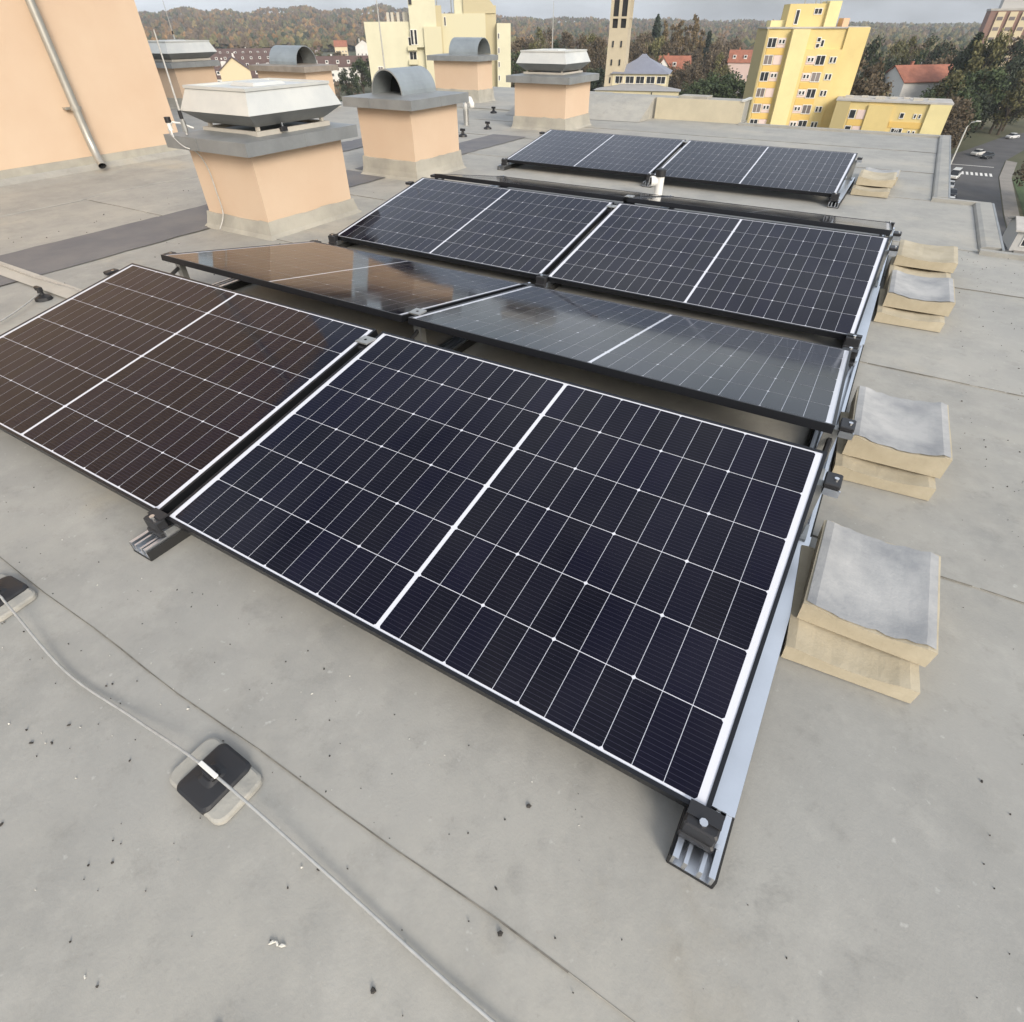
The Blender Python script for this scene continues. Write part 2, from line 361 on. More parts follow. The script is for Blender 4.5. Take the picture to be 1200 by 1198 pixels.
# ---------------------------------------------------------------- ventilation chimneys
def chimney(x0, x1, y0, y1, h, sk, label, top, capmat='cap', over=.10, flare=.03):
    cxm, cym = (x0+x1)/2, (y0+y1)/2
    t = thing('ventilation_chimney', (cxm, cym, 0), label, 'chimney', 'rendered chimneys on the flat roof')
    X0, X1, Y0, Y1 = x0-cxm, x1-cxm, y0-cym, y1-cym
    mm = MB(); mm.box(X0, X1, Y0, Y1, .0, h); mm.build('shaft', M['peach'], t)
    # membrane turned up round the foot, its top edge uneven
    mm = MB(); per = []
    n = 10
    for (ax, ay), (bx, by) in zip([(X0,Y0),(X1,Y0),(X1,Y1),(X0,Y1)], [(X1,Y0),(X1,Y1),(X0,Y1),(X0,Y0)]):
        for i in range(n): per.append((ax+(bx-ax)*i/n, ay+(by-ay)*i/n))
    def ring(d, z, jit=0):
        return [(p[0]+d*(1 if p[0] > 0 else -1)*(1 if abs(abs(p[0])-X1) < 1e-6 else 0), p[1]+d*(1 if p[1] > 0 else -1)*(1 if abs(abs(p[1])-Y1) < 1e-6 else 0), z+random.uniform(-jit,jit)) for p in per]
    mm.loft([ring(flare+.03,.002), ring(flare+.004,.03), ring(.022,.08), ring(.014,sk,.012), ring(-.002,sk,0)], False, False)
    mm.build('skirting', M['skirt'], t)
    c = MB(); o = over
    c.frustum((X0-o,X1+o,Y0-o,Y1+o), h, (X0-o,X1+o,Y0-o,Y1+o), h+.085)
    c.frustum((X0-o+.004,X1+o-.004,Y0-o+.004,Y1+o-.004), h+.085, (X0+.12,X1-.12,Y0+.12,Y1-.12), h+.105)
    cap = c.build('cap', M[capmat], t)
    mm = MB()
    for sx in (-1, 1):
        mm.box(sx*(X1+o)+(-.002 if sx > 0 else -.004), sx*(X1+o)+(.004 if sx > 0 else .002), -.012, .012, h+.004, h+.084)
    mm.box(-.10, -.08, Y0-o-.004, Y0-o+.002, h+.004, h+.084)
    mm.build('seam', M[capmat], cap)
    z = h+.10
    if top[0] == 'vault':
        _, axis, r, l0, l1, off = top
        def arc(R, t, n=18): return [(off+R*math.cos(math.pi*k/n), z+R*1.05*math.sin(math.pi*k/n), t) for k in range(n+1)]
        P = (lambda q: (q[0], q[2], q[1])) if axis == 'y' else (lambda q: (q[2], q[0], q[1]))
        v = MB(); rings = []
        for R, tt in ((r, l0), (r, l1), (r-.012, l1), (r-.012, l0)):
            rings.append([P(q) for q in arc(R, tt)])
        v.loft(rings+[rings[0]], False, False, closed=False)
        vo = v.build('vault', M['vault'], cap, smooth=False)
        b = MB(); tb = (l0+l1)/2
        pts = [P(q) for q in arc(r-.012, tb)]
        b.add(pts, [tuple(range(len(pts)))]); b.build('baffle', M['inside'], cap)
    else:
        _, hx, hy, hz0, hz1, hz2, ox, oy = top
        H = MB()
        H.frustum((-hx*.74,hx*.74,-hy*.74,hy*.74), hz0, (-hx,hx,-hy,hy), hz1)
        hb = H.build('hood_base', M['cap'], cap)
        H = MB(); k = .86
        H.frustum((-hx,hx,-hy,hy), hz1+.002, (-hx*k,hx*k,-hy*k,hy*k), hz2)
        ho = H.build('hood', M['hood'], cap)
        R = MB(); a, b = hx*k, hy*k
        for q in ((-a-.012,a+.012,-b-.012,-b+.02),(-a-.012,a+.012,b-.02,b+.012),(-a-.012,-a+.02,-b+.02,b-.02),(a-.02,a+.012,-b+.02,b-.02)): R.box(*q, hz2-.006, hz2+.012)
        R.build('rim', M['hood'], ho)
        R = MB(); R.frustum((-a*.40,a*.40,-b*.40,b*.40), hz2+.001, (-a*.34,a*.34,-b*.34,b*.34), hz2+.022); R.build('lid', M['hood'], ho)
        L = MB()
        for sx in (-1, 1):
            for sy in (-1, 1):
                L.box(sx*hx*.70-.012, sx*hx*.70+.012, sy*hy*.70-.012, sy*hy*.70+.012, h+.09, hz0+.02)
        for q in ((-hx*.80,hx*.80,-hy*.80,-hy*.74),(-hx*.80,hx*.80,hy*.74,hy*.80),(-hx*.80,-hx*.74,-hy*.74,hy*.74),(hx*.74,hx*.80,-hy*.74,hy*.74)): L.box(*q, h+.09, h+.125)
        hst = L.build('hood_stand', M['pale_strip'], cap)
        for q in (hb, ho, hst): q.location = (ox, oy, 0)
    return t
ch1 = chimney(-4.94, -4.22, 2.57, 3.50, .575, .115, 'peach chimney with flared metal hood and a thin rod, beside the dark roof strip', ('hood', .385, .46, .725, .803, .945, .05, .01), over=.105)
ch2 = chimney(-5.27, -4.55, 4.86, 5.68, .635, .18, 'peach chimney with grey half-barrel cowl open toward the nearer chimney', ('vault', 'y', .205, -.32, .26, 0))
ch3 = chimney(-9.42, -8.30, 11.78, 12.35, .70, .22, 'peach chimney with half-barrel cowl in front of the pale yellow flats', ('vault', 'x', .26, -.20, .52, .05))
ch4 = chimney(-5.68, -4.78, 8.87, 9.74, .60, .17, 'peach chimney with pale hood, just behind the last solar row', ('hood', .43, .43, .74, .83, .97, 0, 0))
ch5 = chimney(-13.75, -12.85, 7.95, 8.85, .66, .18, 'pale chimney with white hood half hidden behind the stair house', ('hood', .56, .55, .78, .88, 1.05, 0, 0))
ch6 = chimney(-11.8, -10.45, 9.05, 9.75, .60, .16, 'chimney with rust-brown cap and half-barrel cowl before the terraces', ('vault', 'x', .27, -.35, .40, .0), capmat='cap_rusty')
# ---------------------------------------------------------------- solar panels
PL, PW, PT = 1.762, 1.134, .030
GAP = .036
def frame_mesh():
    m = MB(); a, b = PL/2, PW; lip = .010
    # outer walls with a lip, mitred look from four L-shaped bars
    for (x0,x1,y0,y1) in ((-a,a,0,lip),(-a,a,b-lip,b),(-a,-a+lip,lip,b-lip),(a-lip,a,lip,b-lip)): m.box(x0,x1,y0,y1,-PT,0)
    for (x0,x1,y0,y1) in ((-a+lip,a-lip,lip,.028),(-a+lip,a-lip,b-.028,b-lip)): m.box(x0,x1,y0,y1,-PT,-PT+.002)
    return m
def cell_mesh(w, h, ch_left, ch_right, c=.005):
    x, y = w/2, h/2; p = []
    p += [(-x+c,-y),] if ch_left else [(-x,-y)]
    p += [(x-c,-y),(x,-y+c),(x,y-c),(x-c,y)] if ch_right else [(x,-y),(x,y)]
    p += [(-x+c,y),(-x,y-c),(-x,-y+c)] if ch_left else [(-x,y)]
    m = MB(); m.v = [(q[0],q[1],0) for q in p]; m.f = [tuple(range(len(p)))]
    return m
CW, CH, PXC, PYC, MID = .0690, .1818, .0705, .1838, .012
cmesh = []
for l, r in ((1,0),(0,0),(0,1)):
    q = cell_mesh(CW, CH, l, r).mesh('cell'); q.materials.append(M['cell']); cmesh.append(q)
def cell_slots():
    for half in (0, 1):
        for i in range(12):
            x = -(MID/2+12*PXC)+PXC*(i+.5) if half == 0 else MID/2+PXC*(i+.5)
            for j in range(6):
                yield x, PW/2+(j-2.5)*PYC, i % 3
fm = frame_mesh(); fmesh = fm.mesh('frame'); fmesh.materials.append(M['frame']); 
for p in fmesh.polygons: pass
bs = MB(); bs.box(-PL/2+.010, PL/2-.010, .010, PW-.010, -.006, -.0022); bmesh_ = bs.mesh('laminate'); bmesh_.materials.append(M['backsheet']); bmesh_.materials.append(M['black'])
for p in bmesh_.polygons:
    if p.normal.z < -.5: p.material_index = 1
jb = MB(); jb.cbox(-.06, .06, PW-.16, PW-.10, -.026, -.0062); jmesh = jb.mesh('junction_box'); jmesh.materials.append(M['black'])
gm = MB()
for x, y, k in cell_slots():
    q = cell_mesh(CW, CH, k == 0, k == 2); gm.add([(v[0]+x, v[1]+y, 0) for v in q.v], q.f)
gmesh = gm.mesh('cell_grid'); gmesh.materials.append(M['cell'])
def child(name, mesh, parent, loc=(0,0,0)):
    o = bpy.data.objects.new(name, mesh); COL.objects.link(o); o.parent = parent; o.location = loc; return o
def panel(xc, ylo, zlo, tilt, back, label, group, cells=True):
    o = thing('solar_panel', (xc, ylo, zlo), label, 'solar panel', group)
    o.rotation_euler = (tilt, 0, math.pi if back else 0)
    child('frame', fmesh, o); child('laminate', bmesh_, o); child('junction_box', jmesh, o)
    if cells:
        for x, y, k in cell_slots(): child('cell', cmesh[k], o, (x, y, -.0018))
    else: tag(child('cell_grid', gmesh, o, (0,0,-.0018)), kind='stuff')
    return o
H0 = .100
T1, T2, T3 = .1822, .1720, .1546
RG = .171; P1, P2 = 2.609, 5.8905; X3 = -.494
xR, xL = -PL/2, -1.5*PL-GAP
hi1 = PW*math.cos(T1); zh = H0+PW*math.sin(T1)
lo2 = hi1+RG+PW*math.cos(T2); zl2 = zh-PW*math.sin(T2)
rows = [
 (0, xR, 0, H0, T1, 0, 'solar panel sloping up from the lightning wire, beside the double block stacks', 1),
 (0, xL, 0, H0, T1, 0, 'solar panel sloping up from the lightning wire, on the stair house side', 1),
 (0, xR, lo2, zl2, T2, 1, 'panel mirroring pale sky, on the far slope of the first ridge, block side', 1),
 (0, xL, lo2, zl2, T2, 1, 'panel mirroring a peach chimney, on the far slope of the first ridge', 1),
 (0, xR, P1, H0, T1, 0, 'panel on the near slope of the middle ridge, block side', 1),
 (0, xL, P1, H0, T1, 0, 'panel on the near slope of the middle ridge, chimney side', 1),
 (0, xR, P1+lo2, zl2, T2, 1, 'panel seen edge-on behind the middle ridge, block side', 0),
 (0, xL, P1+lo2, zl2, T2, 1, 'panel seen edge-on behind the middle ridge, chimney side', 0),
 (X3, xR, P2, H0, T3, 0, 'panel in the farthest row of all, beside the three-block stack', 0),
 (X3, xL, P2, H0, T3, 0, 'panel in the farthest row of all, in front of the hooded chimney', 0)]
for dx, xc, y, z, ti, bk, lab, cl in rows:
    panel(xc+dx, y, z, ti, bk, lab, 'solar panels in tent-shaped rows', cl)

# ---------------------------------------------------------------- mounting rails with clamps and ridge posts
def rail(x, y0, y1, tents, label, end):
    """tents: list of (y of low edge, tilt, has back slope); end: 0 = between two panels, 1 = right end, -1 = left end"""
    o = thing('mounting_rail', (x, y0, 0), label, 'mounting rail', 'aluminium rails under the solar panels')
    Y = lambda y: y-y0
    m = MB(); L = y1-y0
    m.box(-.042,.042,0,L,.010,.014)
    for a, b in ((-.042,-.036),(-.019,-.011),(.011,.019),(.036,.042)): m.box(a,b,.0,L,.014,.046)
    m.box(-.042,-.030,0,L,.046,.049); m.box(.030,.042,0,L,.046,.049)
    m.build('channel', M['alu'], o)
    for a, b in ((-.048,-.0425),(.0425,.048)):
        m = MB(); m.box(a, b, .0, L, .0, .040); m.build('rubber_edge', M['rubber'], o)
    for a, b in ((-.002,.10),(L-.1,L)):
        m = MB(); m.box(-.046,.046,a,b,.0,.0095); m.build('rubber_pad', M['rubber'], o)
    for (yl, ti, back) in tents:
        zh = H0+PW*math.sin(ti); yh = yl+PW*math.cos(ti)
        m = MB(); m.box(-.040+(.0 if end else 0), .046 if end == 1 else .040, Y(yl+.045), Y(yh-.10), .0495, .054); m.build('cover_plate', M['alu'], o)
        # low clamp: black foot, upright and lip over the frame
        def low(yy, s):
            xo = {1: -.012, -1: .012, 0: 0}[end]
            m = MB(); m.cbox(xo-.036, xo+.036, min(Y(yy-s*.045),Y(yy+s*.035)), max(Y(yy-s*.045),Y(yy+s*.035)), .050, .066)
            m.cbox(xo-.034, xo+.034, min(Y(yy-s*.040),Y(yy-s*.004)), max(Y(yy-s*.040),Y(yy-s*.004)), .066, .106)
            m.box(xo-.034, xo+.034, min(Y(yy-s*.020),Y(yy+s*.010)), max(Y(yy-s*.020),Y(yy+s*.010)), .1065, .1105)
            c = m.build('clamp', M['black'], o)
            m = MB(); m.tube([(xo,Y(yy-s*.024),.105),(xo,Y(yy-s*.024),.115)], .0085, 8); m.build('bolt', M['bolt'], c)
            m = MB(); m.box(xo+.036, xo+.046, min(Y(yy-s*.03),Y(yy+s*.02)), max(Y(yy-s*.03),Y(yy+s*.02)), .050, .074); m.build('bracket', M['alu'], c)
        low(yl, 1)
        if back: low(yl+hi1+RG+PW*math.cos(T2), -1)
        # ridge posts and their head brackets
        for k, yy in enumerate((yh-.09, yh+RG+.09) if back else (yh-.09,)):
            zz = zh-.09*math.tan(ti)-.036
            xo = {1: -.005, -1: .005, 0: 0}[end]
            m = MB(); m.box(xo-.022, xo+.022, Y(yy-.016), Y(yy+.016), .0495, zz); m.box(xo-.036, xo+.036, Y(yy-.04), Y(yy+.04), .0497, .060)
            m.build('ridge_post', M['alu_dull'], o)
            m = MB(); xe = {1: .050, -1: -.050, 0: 0}[end]
            m.cbox(xe-.040, xe+.006 if end else xe+.040, Y(yy-.034), Y(yy+.034), zz+.012, zz+.026, .003); m.box(xe-.036, xe+.002 if end else xe+.036, Y(yy-.03), Y(yy+.03), zz-.012, zz+.012)
            c = m.build('ridge_clamp', M['black'], o)
            m = MB(); m.tube([(xe-.010 if end == 1 else xe,Y(yy),zz+.0255),(xe-.010 if end == 1 else xe,Y(yy),zz+.046 if end == 0 else zz+.030)], .007, 8); m.build('bolt', M['bolt'], c)
            if end:
                m = MB(); m.box(xe-.034, xe+.010, Y(yy-.036), Y(yy-.031), zz-.014, zz+.010); m.build('bracket', M['alu'], c)
            if end == 0:
                m = MB(); m.box(-.030,.030,Y(yy-.03),Y(yy+.03), zz+.040, zz+.046); m.build('clamp_lip', M['alu_dull'], c)
        if back:
            m = MB(); m.tube([(0,Y(yh-.09),.075),(0,Y(yh+RG+.09),zh-.09)], .010, 6); m.build('brace', M['black'], o)
    return o
tents = [(0,T1,1),(P1,T1,1)]
xm = -PL-GAP/2
rail(.006, -.085, P1+lo2+.06, tents, 'rail at the open ends of the rows, next to the block stacks', 1)
rail(xm, -.105, P1+lo2+.06, tents, 'rail under the joint between the panels of the two nearer ridges', 0)
rail(-2*PL-GAP-.006, -.085, P1+lo2+.06, tents, 'rail at the row ends facing the stair house', -1)
rail(X3+.006, P2-.085, P2+1.2, [(P2,T3,0)], 'rail at the farthest row end beside the three-block stack', 1)
rail(X3+xm, P2-.105, P2+1.2, [(P2,T3,0)], 'rail under the joint in the farthest row', 0)
rail(X3-2*PL-GAP-.006, P2-.085, P2+1.2, [(P2,T3,0)], 'rail sticking out under the farthest row near the hooded chimney', -1)

# loose ballast under the first ridge
for x, y, lab in ((-.22,1.20,'tan concrete ballast block under the first ridge near the open row ends'),(-1.62,1.22,'grey concrete ballast block under the first ridge by the panel joint'),(-3.25,1.20,'concrete ballast block under the first ridge at the stair house end')):
    o = thing('ballast_block', (x,y,0), lab, 'ballast block', 'ballast under the first ridge')
    m = MB(); m.cbox(-.16,.16,-.11,.11,.009,.085,.012); m.build('block', M['concrete'], o)
    m = MB(); m.box(-.165,.165,-.115,.115,.004,.0088); m.build('protective_mat', M['rubber'], o)
def label_ok(): pass

# ---------------------------------------------------------------- concave concrete channel blocks, laid in stacks
def channel_block(x, y, z, rz, w, l, h, label, dip=.022, tilt=0.0, arch=.0, skin=True):
    o = thing('channel_block', (x, y, z), label, 'concrete block', 'concave concrete blocks beside the rails', rz)
    n = 14; m = MB(); rim = .024; dip *= .62
    def ztop(u):
        a = abs(u)*w/2
        if a > w/2-rim: return h-.003*(a-(w/2-rim))/rim
        s = a/(w/2-rim); return h-dip*(1-s*s)
    us = [-1+2*i/n for i in range(n+1)]
    nl = 5
    prof = []
    ringsx = []
    for j in range(nl+1):
        yy = l*j/nl
        jx = lambda: random.uniform(-.0008,.0008)
        ring = [(u*w/2+jx(), yy, ztop(u)+tilt*yy+random.uniform(-.0008,.0008)) for u in us]
        ring += [(u*w/2*.985+jx(), yy, tilt*yy+arch*(1-u*u)) for u in reversed(us)]
        ringsx.append(ring)
    m.loft(ringsx)
    ob = m.build('block', M['concrete'], o)
    # the trowelled face is a thin grey skin in the trough
    if not skin: return o
    f = MB(); g = []
    for j in range(9):
        yy = .006+(l-.010)*j/8
        g.append([(u*(w/2-.006), yy+(random.uniform(-.006,.006) if j in (0,8) else 0), ztop(u)+tilt*yy+.0035) for u in us])
    for a, b in zip(g, g[1:]):
        for i in range(n): f.add([a[i],a[i+1],b[i+1],b[i]], [(0,1,2,3)])
    f.build('trowelled_face', M['concrete_top'], o, smooth=True, fix=False)
    return o
R = math.radians
channel_block(.215, .550, .008, R(4), .310, .42, .052, 'lower block of the stack beside the first panel, with a pale front edge', skin=False)
channel_block(.222, .645, .0625, R(0), .312, .385, .064, 'grey concave block on top of the stack beside the first panel', dip=.024)
channel_block(.225, 1.47, .008, R(4), .325, .42, .055, 'lower tan block of the stack by the first ridge', skin=False)
channel_block(.235, 1.545, .0655, R(2), .325, .42, .085, 'upper concave block of the stack by the first ridge', dip=.030)
channel_block(.235, 3.14, .008, R(2), .33, .42, .055, 'lowest tan block of the long stack beside the middle ridge', skin=False)
channel_block(.250, 3.24, .0655, R(1), .33, .44, .075, 'grey-faced block lying on the long stack beside the middle ridge', dip=.028)
channel_block(.245, 3.74, .008, R(1), .34, .42, .085, 'tan block behind the grey-faced one in the long stack', dip=.028, skin=False)
channel_block(.255, 3.96, .0955, R(0), .34, .40, .060, 'topmost block at the far end of the long stack', dip=.02, skin=False)
channel_block(-.245, 6.45, .008, R(1), .33, .42, .055, 'front tan block of the three by the farthest row end', skin=False)
channel_block(-.235, 6.62, .0655, R(1), .33, .42, .070, 'upper block of the three by the farthest row end', dip=.028, skin=False)
channel_block(-.225, 7.10, .008, R(0), .34, .42, .075, 'rear block of the three by the farthest row end', dip=.02)

# ---------------------------------------------------------------- lightning protection: wire, holders, rods
def wire(name, pts, r, label, cat, group=None, mt='wire'):
    P = [Vector(p) for p in pts]; q = []
    for i in range(len(P)-1):
        a = P[max(i-1,0)]; b = P[i]; c = P[i+1]; d = P[min(i+2,len(P)-1)]
        for k in range(8):
            t = k/8
            q.append(tuple(.5*((2*b)+(-a+c)*t+(2*a-5*b+4*c-d)*t*t+(-a+3*b-3*c+d)*t**3)))
    q.append(tuple(P[-1])); m = MB(); m.tube(q, r, 8)
    return tag(m.build(name, M[mt], None, smooth=True), label, cat, group)
wire('lightning_wire', [(-7.8,-.38,.02),(-5.5,-.40,.02),(-4.0,-.41,.03),(-3.3,-.415,.040),(-2.6,-.42,.030),(-1.985,-.43,.051),(-1.88,-.436,.045),(-1.55,-.468,.014),(-1.25,-.455,.022),(-.972,-.447,.051),(-.6,-.457,.020),(-.21,-.472,.014),(.4,-.48,.04),(1.0,-.49,.03),(1.17,-.49,.045),(1.312,-.49,.045),(1.325,-.49,-.4)], .0033,
     'thin grey lightning wire stretched over the round-cornered feet', 'lightning wire')
def holder(x, y, rz, label):
    o = thing('wire_holder', (x,y,.004), label, 'wire holder', 'concrete feet carrying the lightning wire', rz)
    def rr(w, l, c, z, n=5):
        out = []
        for sx, sy, a0 in ((1,-1,-90),(1,1,0),(-1,1,90),(-1,-1,180)):
            for k in range(n+1):
                a = math.radians(a0+90*k/n); out.append((sx*(w-c)+c*math.cos(a), sy*(l-c)+c*math.sin(a), z))
        return out
    m = MB(); m.loft([rr(.098,.062,.024,0), rr(.097,.061,.024,.010), rr(.092,.056,.022,.014)]); m.build('foot', M['pad_foot'], o)
    m = MB(); m.loft([rr(.055,.064,.018,.004), rr(.055,.064,.018,.017), rr(.050,.058,.018,.022), rr(.024,.026,.012,.027), rr(.016,.016,.010,.034)]); m.build('cover', M['black'], o)
    m = MB(); m.cbox(-.020,.020,-.011,.011,.032,.041,.003); m.box(-.014,.014,-.009,-.005,.039,.051); m.box(-.014,.014,.005,.009,.039,.051); m.build('clip', M['black'], o)
    m = MB(); m.cbox(-.030,.030,-.005,.005,.0515,.0545,.001); m.build('clip_strap', M['white_pvc'], o)
holder(-.972, -.447, R(-2), 'black-covered wire foot in front of the joint of the first panels')
holder(-1.985, -.43, R(4), 'black-covered wire foot toward the stair house')
wire('lightning_wire', [(-5.75,1.13,.02),(-5.6,1.12,.022),(-4.9,1.09,.025),(-4.3,1.07,.05),(-3.7,1.05,.04)], .0045, 'grey wire along the pale strip toward the stair house', 'lightning wire')
wire('lightning_wire', [(-4.42,.93,.045),(-4.2,.60,.03),(-4.05,.2,.035),(-4.0,-.405,.034)], .0045, 'grey wire running past the first row end to a small black clip', 'lightning wire')
def small_holder(x, y, label, s=1.0):
    o = thing('roof_wire_clip', (x,y,.004), label, 'wire clip', 'small black wire clips on the roof')
    m = MB(); m.loft([[(s*.05*math.cos(a),s*.05*math.sin(a),z*s) for a in [math.pi*2*k/12 for k in range(12)]] for z in (0,)]+[[(s*r*math.cos(a),s*r*math.sin(a),z*s) for a in [math.pi*2*k/12 for k in range(12)]] for r, z in ((.045,.018),(.018,.03),(.014,.055))]); m.build('foot', M['black'], o)
    m = MB(); m.cbox(-.03*s,.03*s,-.012*s,.012*s,.055*s,.078*s,.003); m.build('clip', M['black'], o)
small_holder(-4.42,.93,'small black wire clip at the row end facing the stair house')
for x, y, lab in ((-6.0,8.55,'black wire clip near the foot of the hooded chimney'),(-7.05,10.4,'black wire clip on the pale roof between the farther chimneys'),(-5.9,7.7,'black wire clip beside the dark strip before the hooded chimney')):
    small_holder(x, y, lab, 1.3)
def rod(x, y, z0, z1, label, lean=(0,0), r=.008):
    o = thing('lightning_rod', (x,y,z0), label, 'lightning rod', 'air rods on the chimneys')
    h = z1-z0
    m = MB(); m.tube([(0,0,0),(lean[0]*.5,lean[1]*.5,h*.5),(lean[0],lean[1],h)], [r,r*.8,r*.45], 8); m.build('rod', M['wire'], o)
    m = MB(); m.tube([(0,0,.02),(0,0,.09)], r*2.2, 8); m.build('socket', M['alu_dull'], o)
    m = MB(); m.tube([(0,0,.10),(0,0,.15)], r*1.7, 8); m.build('clamp', M['black'], o)
rod(-4.80, 2.50, .668, 1.27, 'thin rod clipped to the cap of the chimney by the dark strip', (-.02,.02))
rod(-5.33, 5.45, .722, 1.75, 'rod rising from the half-barrel chimney, in front of the pale yellow flats')
rod(-5.55, 9.85, .70, 1.55, 'rod rising behind the hooded chimney by the last row')
rod(-13.2, 8.4, 1.055, 1.75, 'rod on the hood half hidden behind the stair house')
wire('chimney_wire', [(-4.95,2.46,.70),(-4.90,2.445,.655),(-4.80,2.443,.60),(-4.75,2.50,.56),(-4.74,2.545,.45),(-4.73,2.548,.30),(-4.72,2.54,.13),(-4.71,2.46,.03)], .0045, 'thin wire down the shaded face of the chimney by the dark strip', 'lightning wire')
o = thing('cable_loop', (-4.98,2.50,.685), 'white plastic cable loop with black gland on the hooded chimney cap', 'cable')
m = MB(); m.tube([(0,0,0),(0,0,.05)], .016, 10); m.build('spout', M['white_pvc'], o)
m = MB(); m.tube([(0,0,.05),(0,0,.085)], .022, 10); m.build('gland', M['black'], o)
m = MB(); m.tube([(.0,0,.03),(.05,.0,.055),(.12,.02,.05),(.2,.06,.02)], .006, 6); m.tube([(0,0,.01),(.03,-.02,-.02),(.08,-.05,-.03)], .006, 6); m.build('loop', M['white_pvc'], o)

o = thing('hood_clip', (-4.215,2.92,.682), 'small black clip under the edge of the flared hood', 'clip')
m = MB(); m.cbox(-.018,.018,-.03,.03,0,.03,.004); m.build('body', M['black'], o)
m = MB(); m.tube([(0,0,.03),(0,0,.055)], .006, 6); m.build('stud', M['bolt'], o)
# vent pipe between the middle and the farthest ridge
o = thing('vent_pipe', (-1.985,5.30,.004), 'white plastic vent pipe with black cap between the middle and farthest ridges', 'vent pipe')
m = MB(); m.tube([(0,0,0),(0,0,.02)], .075, 18); m.tube([(0,0,.02),(0,0,.20)], .040, 18); m.build('pipe', M['white_pvc'], o)
m = MB(); m.tube([(0,0,.20),(0,0,.255)], .047, 18); m.tube([(0,0,.255),(0,0,.262)], [.047,.035], 18); m.build('cap', M['black'], o)
m = MB(); m.tube([(-.02,-.0,.16),(-.075,-.045,.16)], .043, 16); e = m.build('side_branch', M['white_pvc'], o)
m = MB(); m.tube([(-.0755,-.0455,.16),(-.078,-.0475,.16)], .030, 16); m.build('opening', M['inside'], e)
m = MB(); m.box(-.088,-.074,-.052,-.048,.155,.165); m.box(-.083,-.079,-.052,-.048,.14,.18); m.build('grille', M['white_pvc'], e)
# goose-neck vent behind the half-barrel chimney
o = thing('gooseneck_vent', (-6.55,8.75,.004), 'white goose-neck vent on a grey post beside the half-barrel chimney', 'vent pipe')
m = MB(); m.tube([(0,0,0),(0,0,.22)], .045, 12); m.build('post', M['alu_dull'], o)
m = MB(); m.tube([(0,0,.22),(0,0,.30),(.04,-.01,.36),(.11,-.03,.36),(.15,-.04,.30),(.155,-.04,.25)], .042, 12); m.build('neck', M['white_pvc'], o, smooth=True)

# ---------------------------------------------------------------- small litter on the membrane
def litter():
    m = MB(); rs = random.Random(11)
    def chip(x, y, s, e=1.0):
        a = rs.random()*6.28; n = rs.randint(5,7); b = []; tt = []
        for k in range(n):
            q = a+6.28*k/n; r = s*rs.uniform(.6,1.2)
            px, py = r*math.cos(q)*e, r*math.sin(q)
            c, d = math.cos(a), math.sin(a)
            b.append((x+px*c-py*d, y+px*d+py*c, .004)); tt.append((x+.6*(px*c-py*d), y+.6*(px*d+py*c), .006+s*.55))
        m.loft([b, tt])
    for _ in range(620):
        x = rs.uniform(-3.6,1.1); y = rs.uniform(-1.1,-.03) if rs.random() < .62 else rs.uniform(-.1,5)
        if y > -.05 and x < .48: x = rs.uniform(.48,1.1)
        chip(x, y, rs.choice([.0010,.0013,.0016,.002,.0028]) , rs.choice([1,1,1.8]))
    for _ in range(120): chip(rs.uniform(-6.5,-3.7), rs.uniform(-.2,5), rs.uniform(.003,.006))
    for x, y, s in ((-.61,-.72,.010),(-.18,-.565,.006),(-.05,-.60,.005),(-.335,-.135,.007),(-.27,-.36,.006),(.05,-.38,.007),(-.42,-.545,.006)): chip(x, y, s)
    tag(m.build('roof_litter', mat('dark_grit', (.05,.045,.04), .9, island=.6), None), None, None, kind='stuff')
    m2 = MB(); m = m2
    for _ in range(110): chip(rs.uniform(-2.6,1.1), rs.uniform(-1.0,-.08), rs.uniform(.001,.0024), rs.choice([1,2]))
    for x, y in ((-.62,-.585),(-.18,-.47),(-.03,-.40),(-.17,-.55)):
        for k in range(5): chip(x+rs.uniform(-.012,.012), y+rs.uniform(-.012,.012), rs.uniform(.0015,.004), 2.2)
    tag(m2.build('pale_chips', mat('pale_chip', (.60,.58,.52), .8, island=.2), None), None, None, kind='stuff')
litter()
# ---------------------------------------------------------------- the town below: buildings
def windows(parent, spots, y, d=.12, pane='glass', frame='white_frame'):
    """spots: (x0,x1,z0,z1) on the front wall at local y; each a window with its pane"""
    for x0, x1, z0, z1 in spots:
        m = MB(); t = .12
        for q in ((x0-t,x1+t,z0-t,z0),(x0-t,x1+t,z1,z1+t),(x0-t,x0,z0,z1),(x1,x1+t,z0,z1)): m.box(q[0],q[1],y-d,y-.002,q[2],q[3])
        if x1-x0 > 1.1: m.box((x0+x1)/2-.05,(x0+x1)/2+.05,y-d,y-.002,z0,z1)
        w = m.build('window', M[frame], parent, fix=False)
        m = MB(); m.box(x0,x1,y-.05,y-.003,z0,z1); m.build('pane', M[pane], w, fix=False)
def rotz(fl, fr): return math.atan2(fr[1]-fl[1], fr[0]-fl[0])
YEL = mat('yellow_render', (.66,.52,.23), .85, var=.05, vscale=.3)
YEL_L = mat('light_yellow_render', (.72,.62,.32), .85, var=.05, vscale=.3)
YEL_O = mat('orange_render', (.68,.46,.14), .85)
PINKP = mat('pinkish_panel', (.70,.55,.50), .7)
YEL_SHADE = mat('shaded_yellow_side', (.44,.36,.18), .85)  # tower flank's shade mixed into the yellow; reused on the wing corner
FLATROOF = mat('flat_roof', (.42,.40,.37), .85, var=.12, vscale=.5)

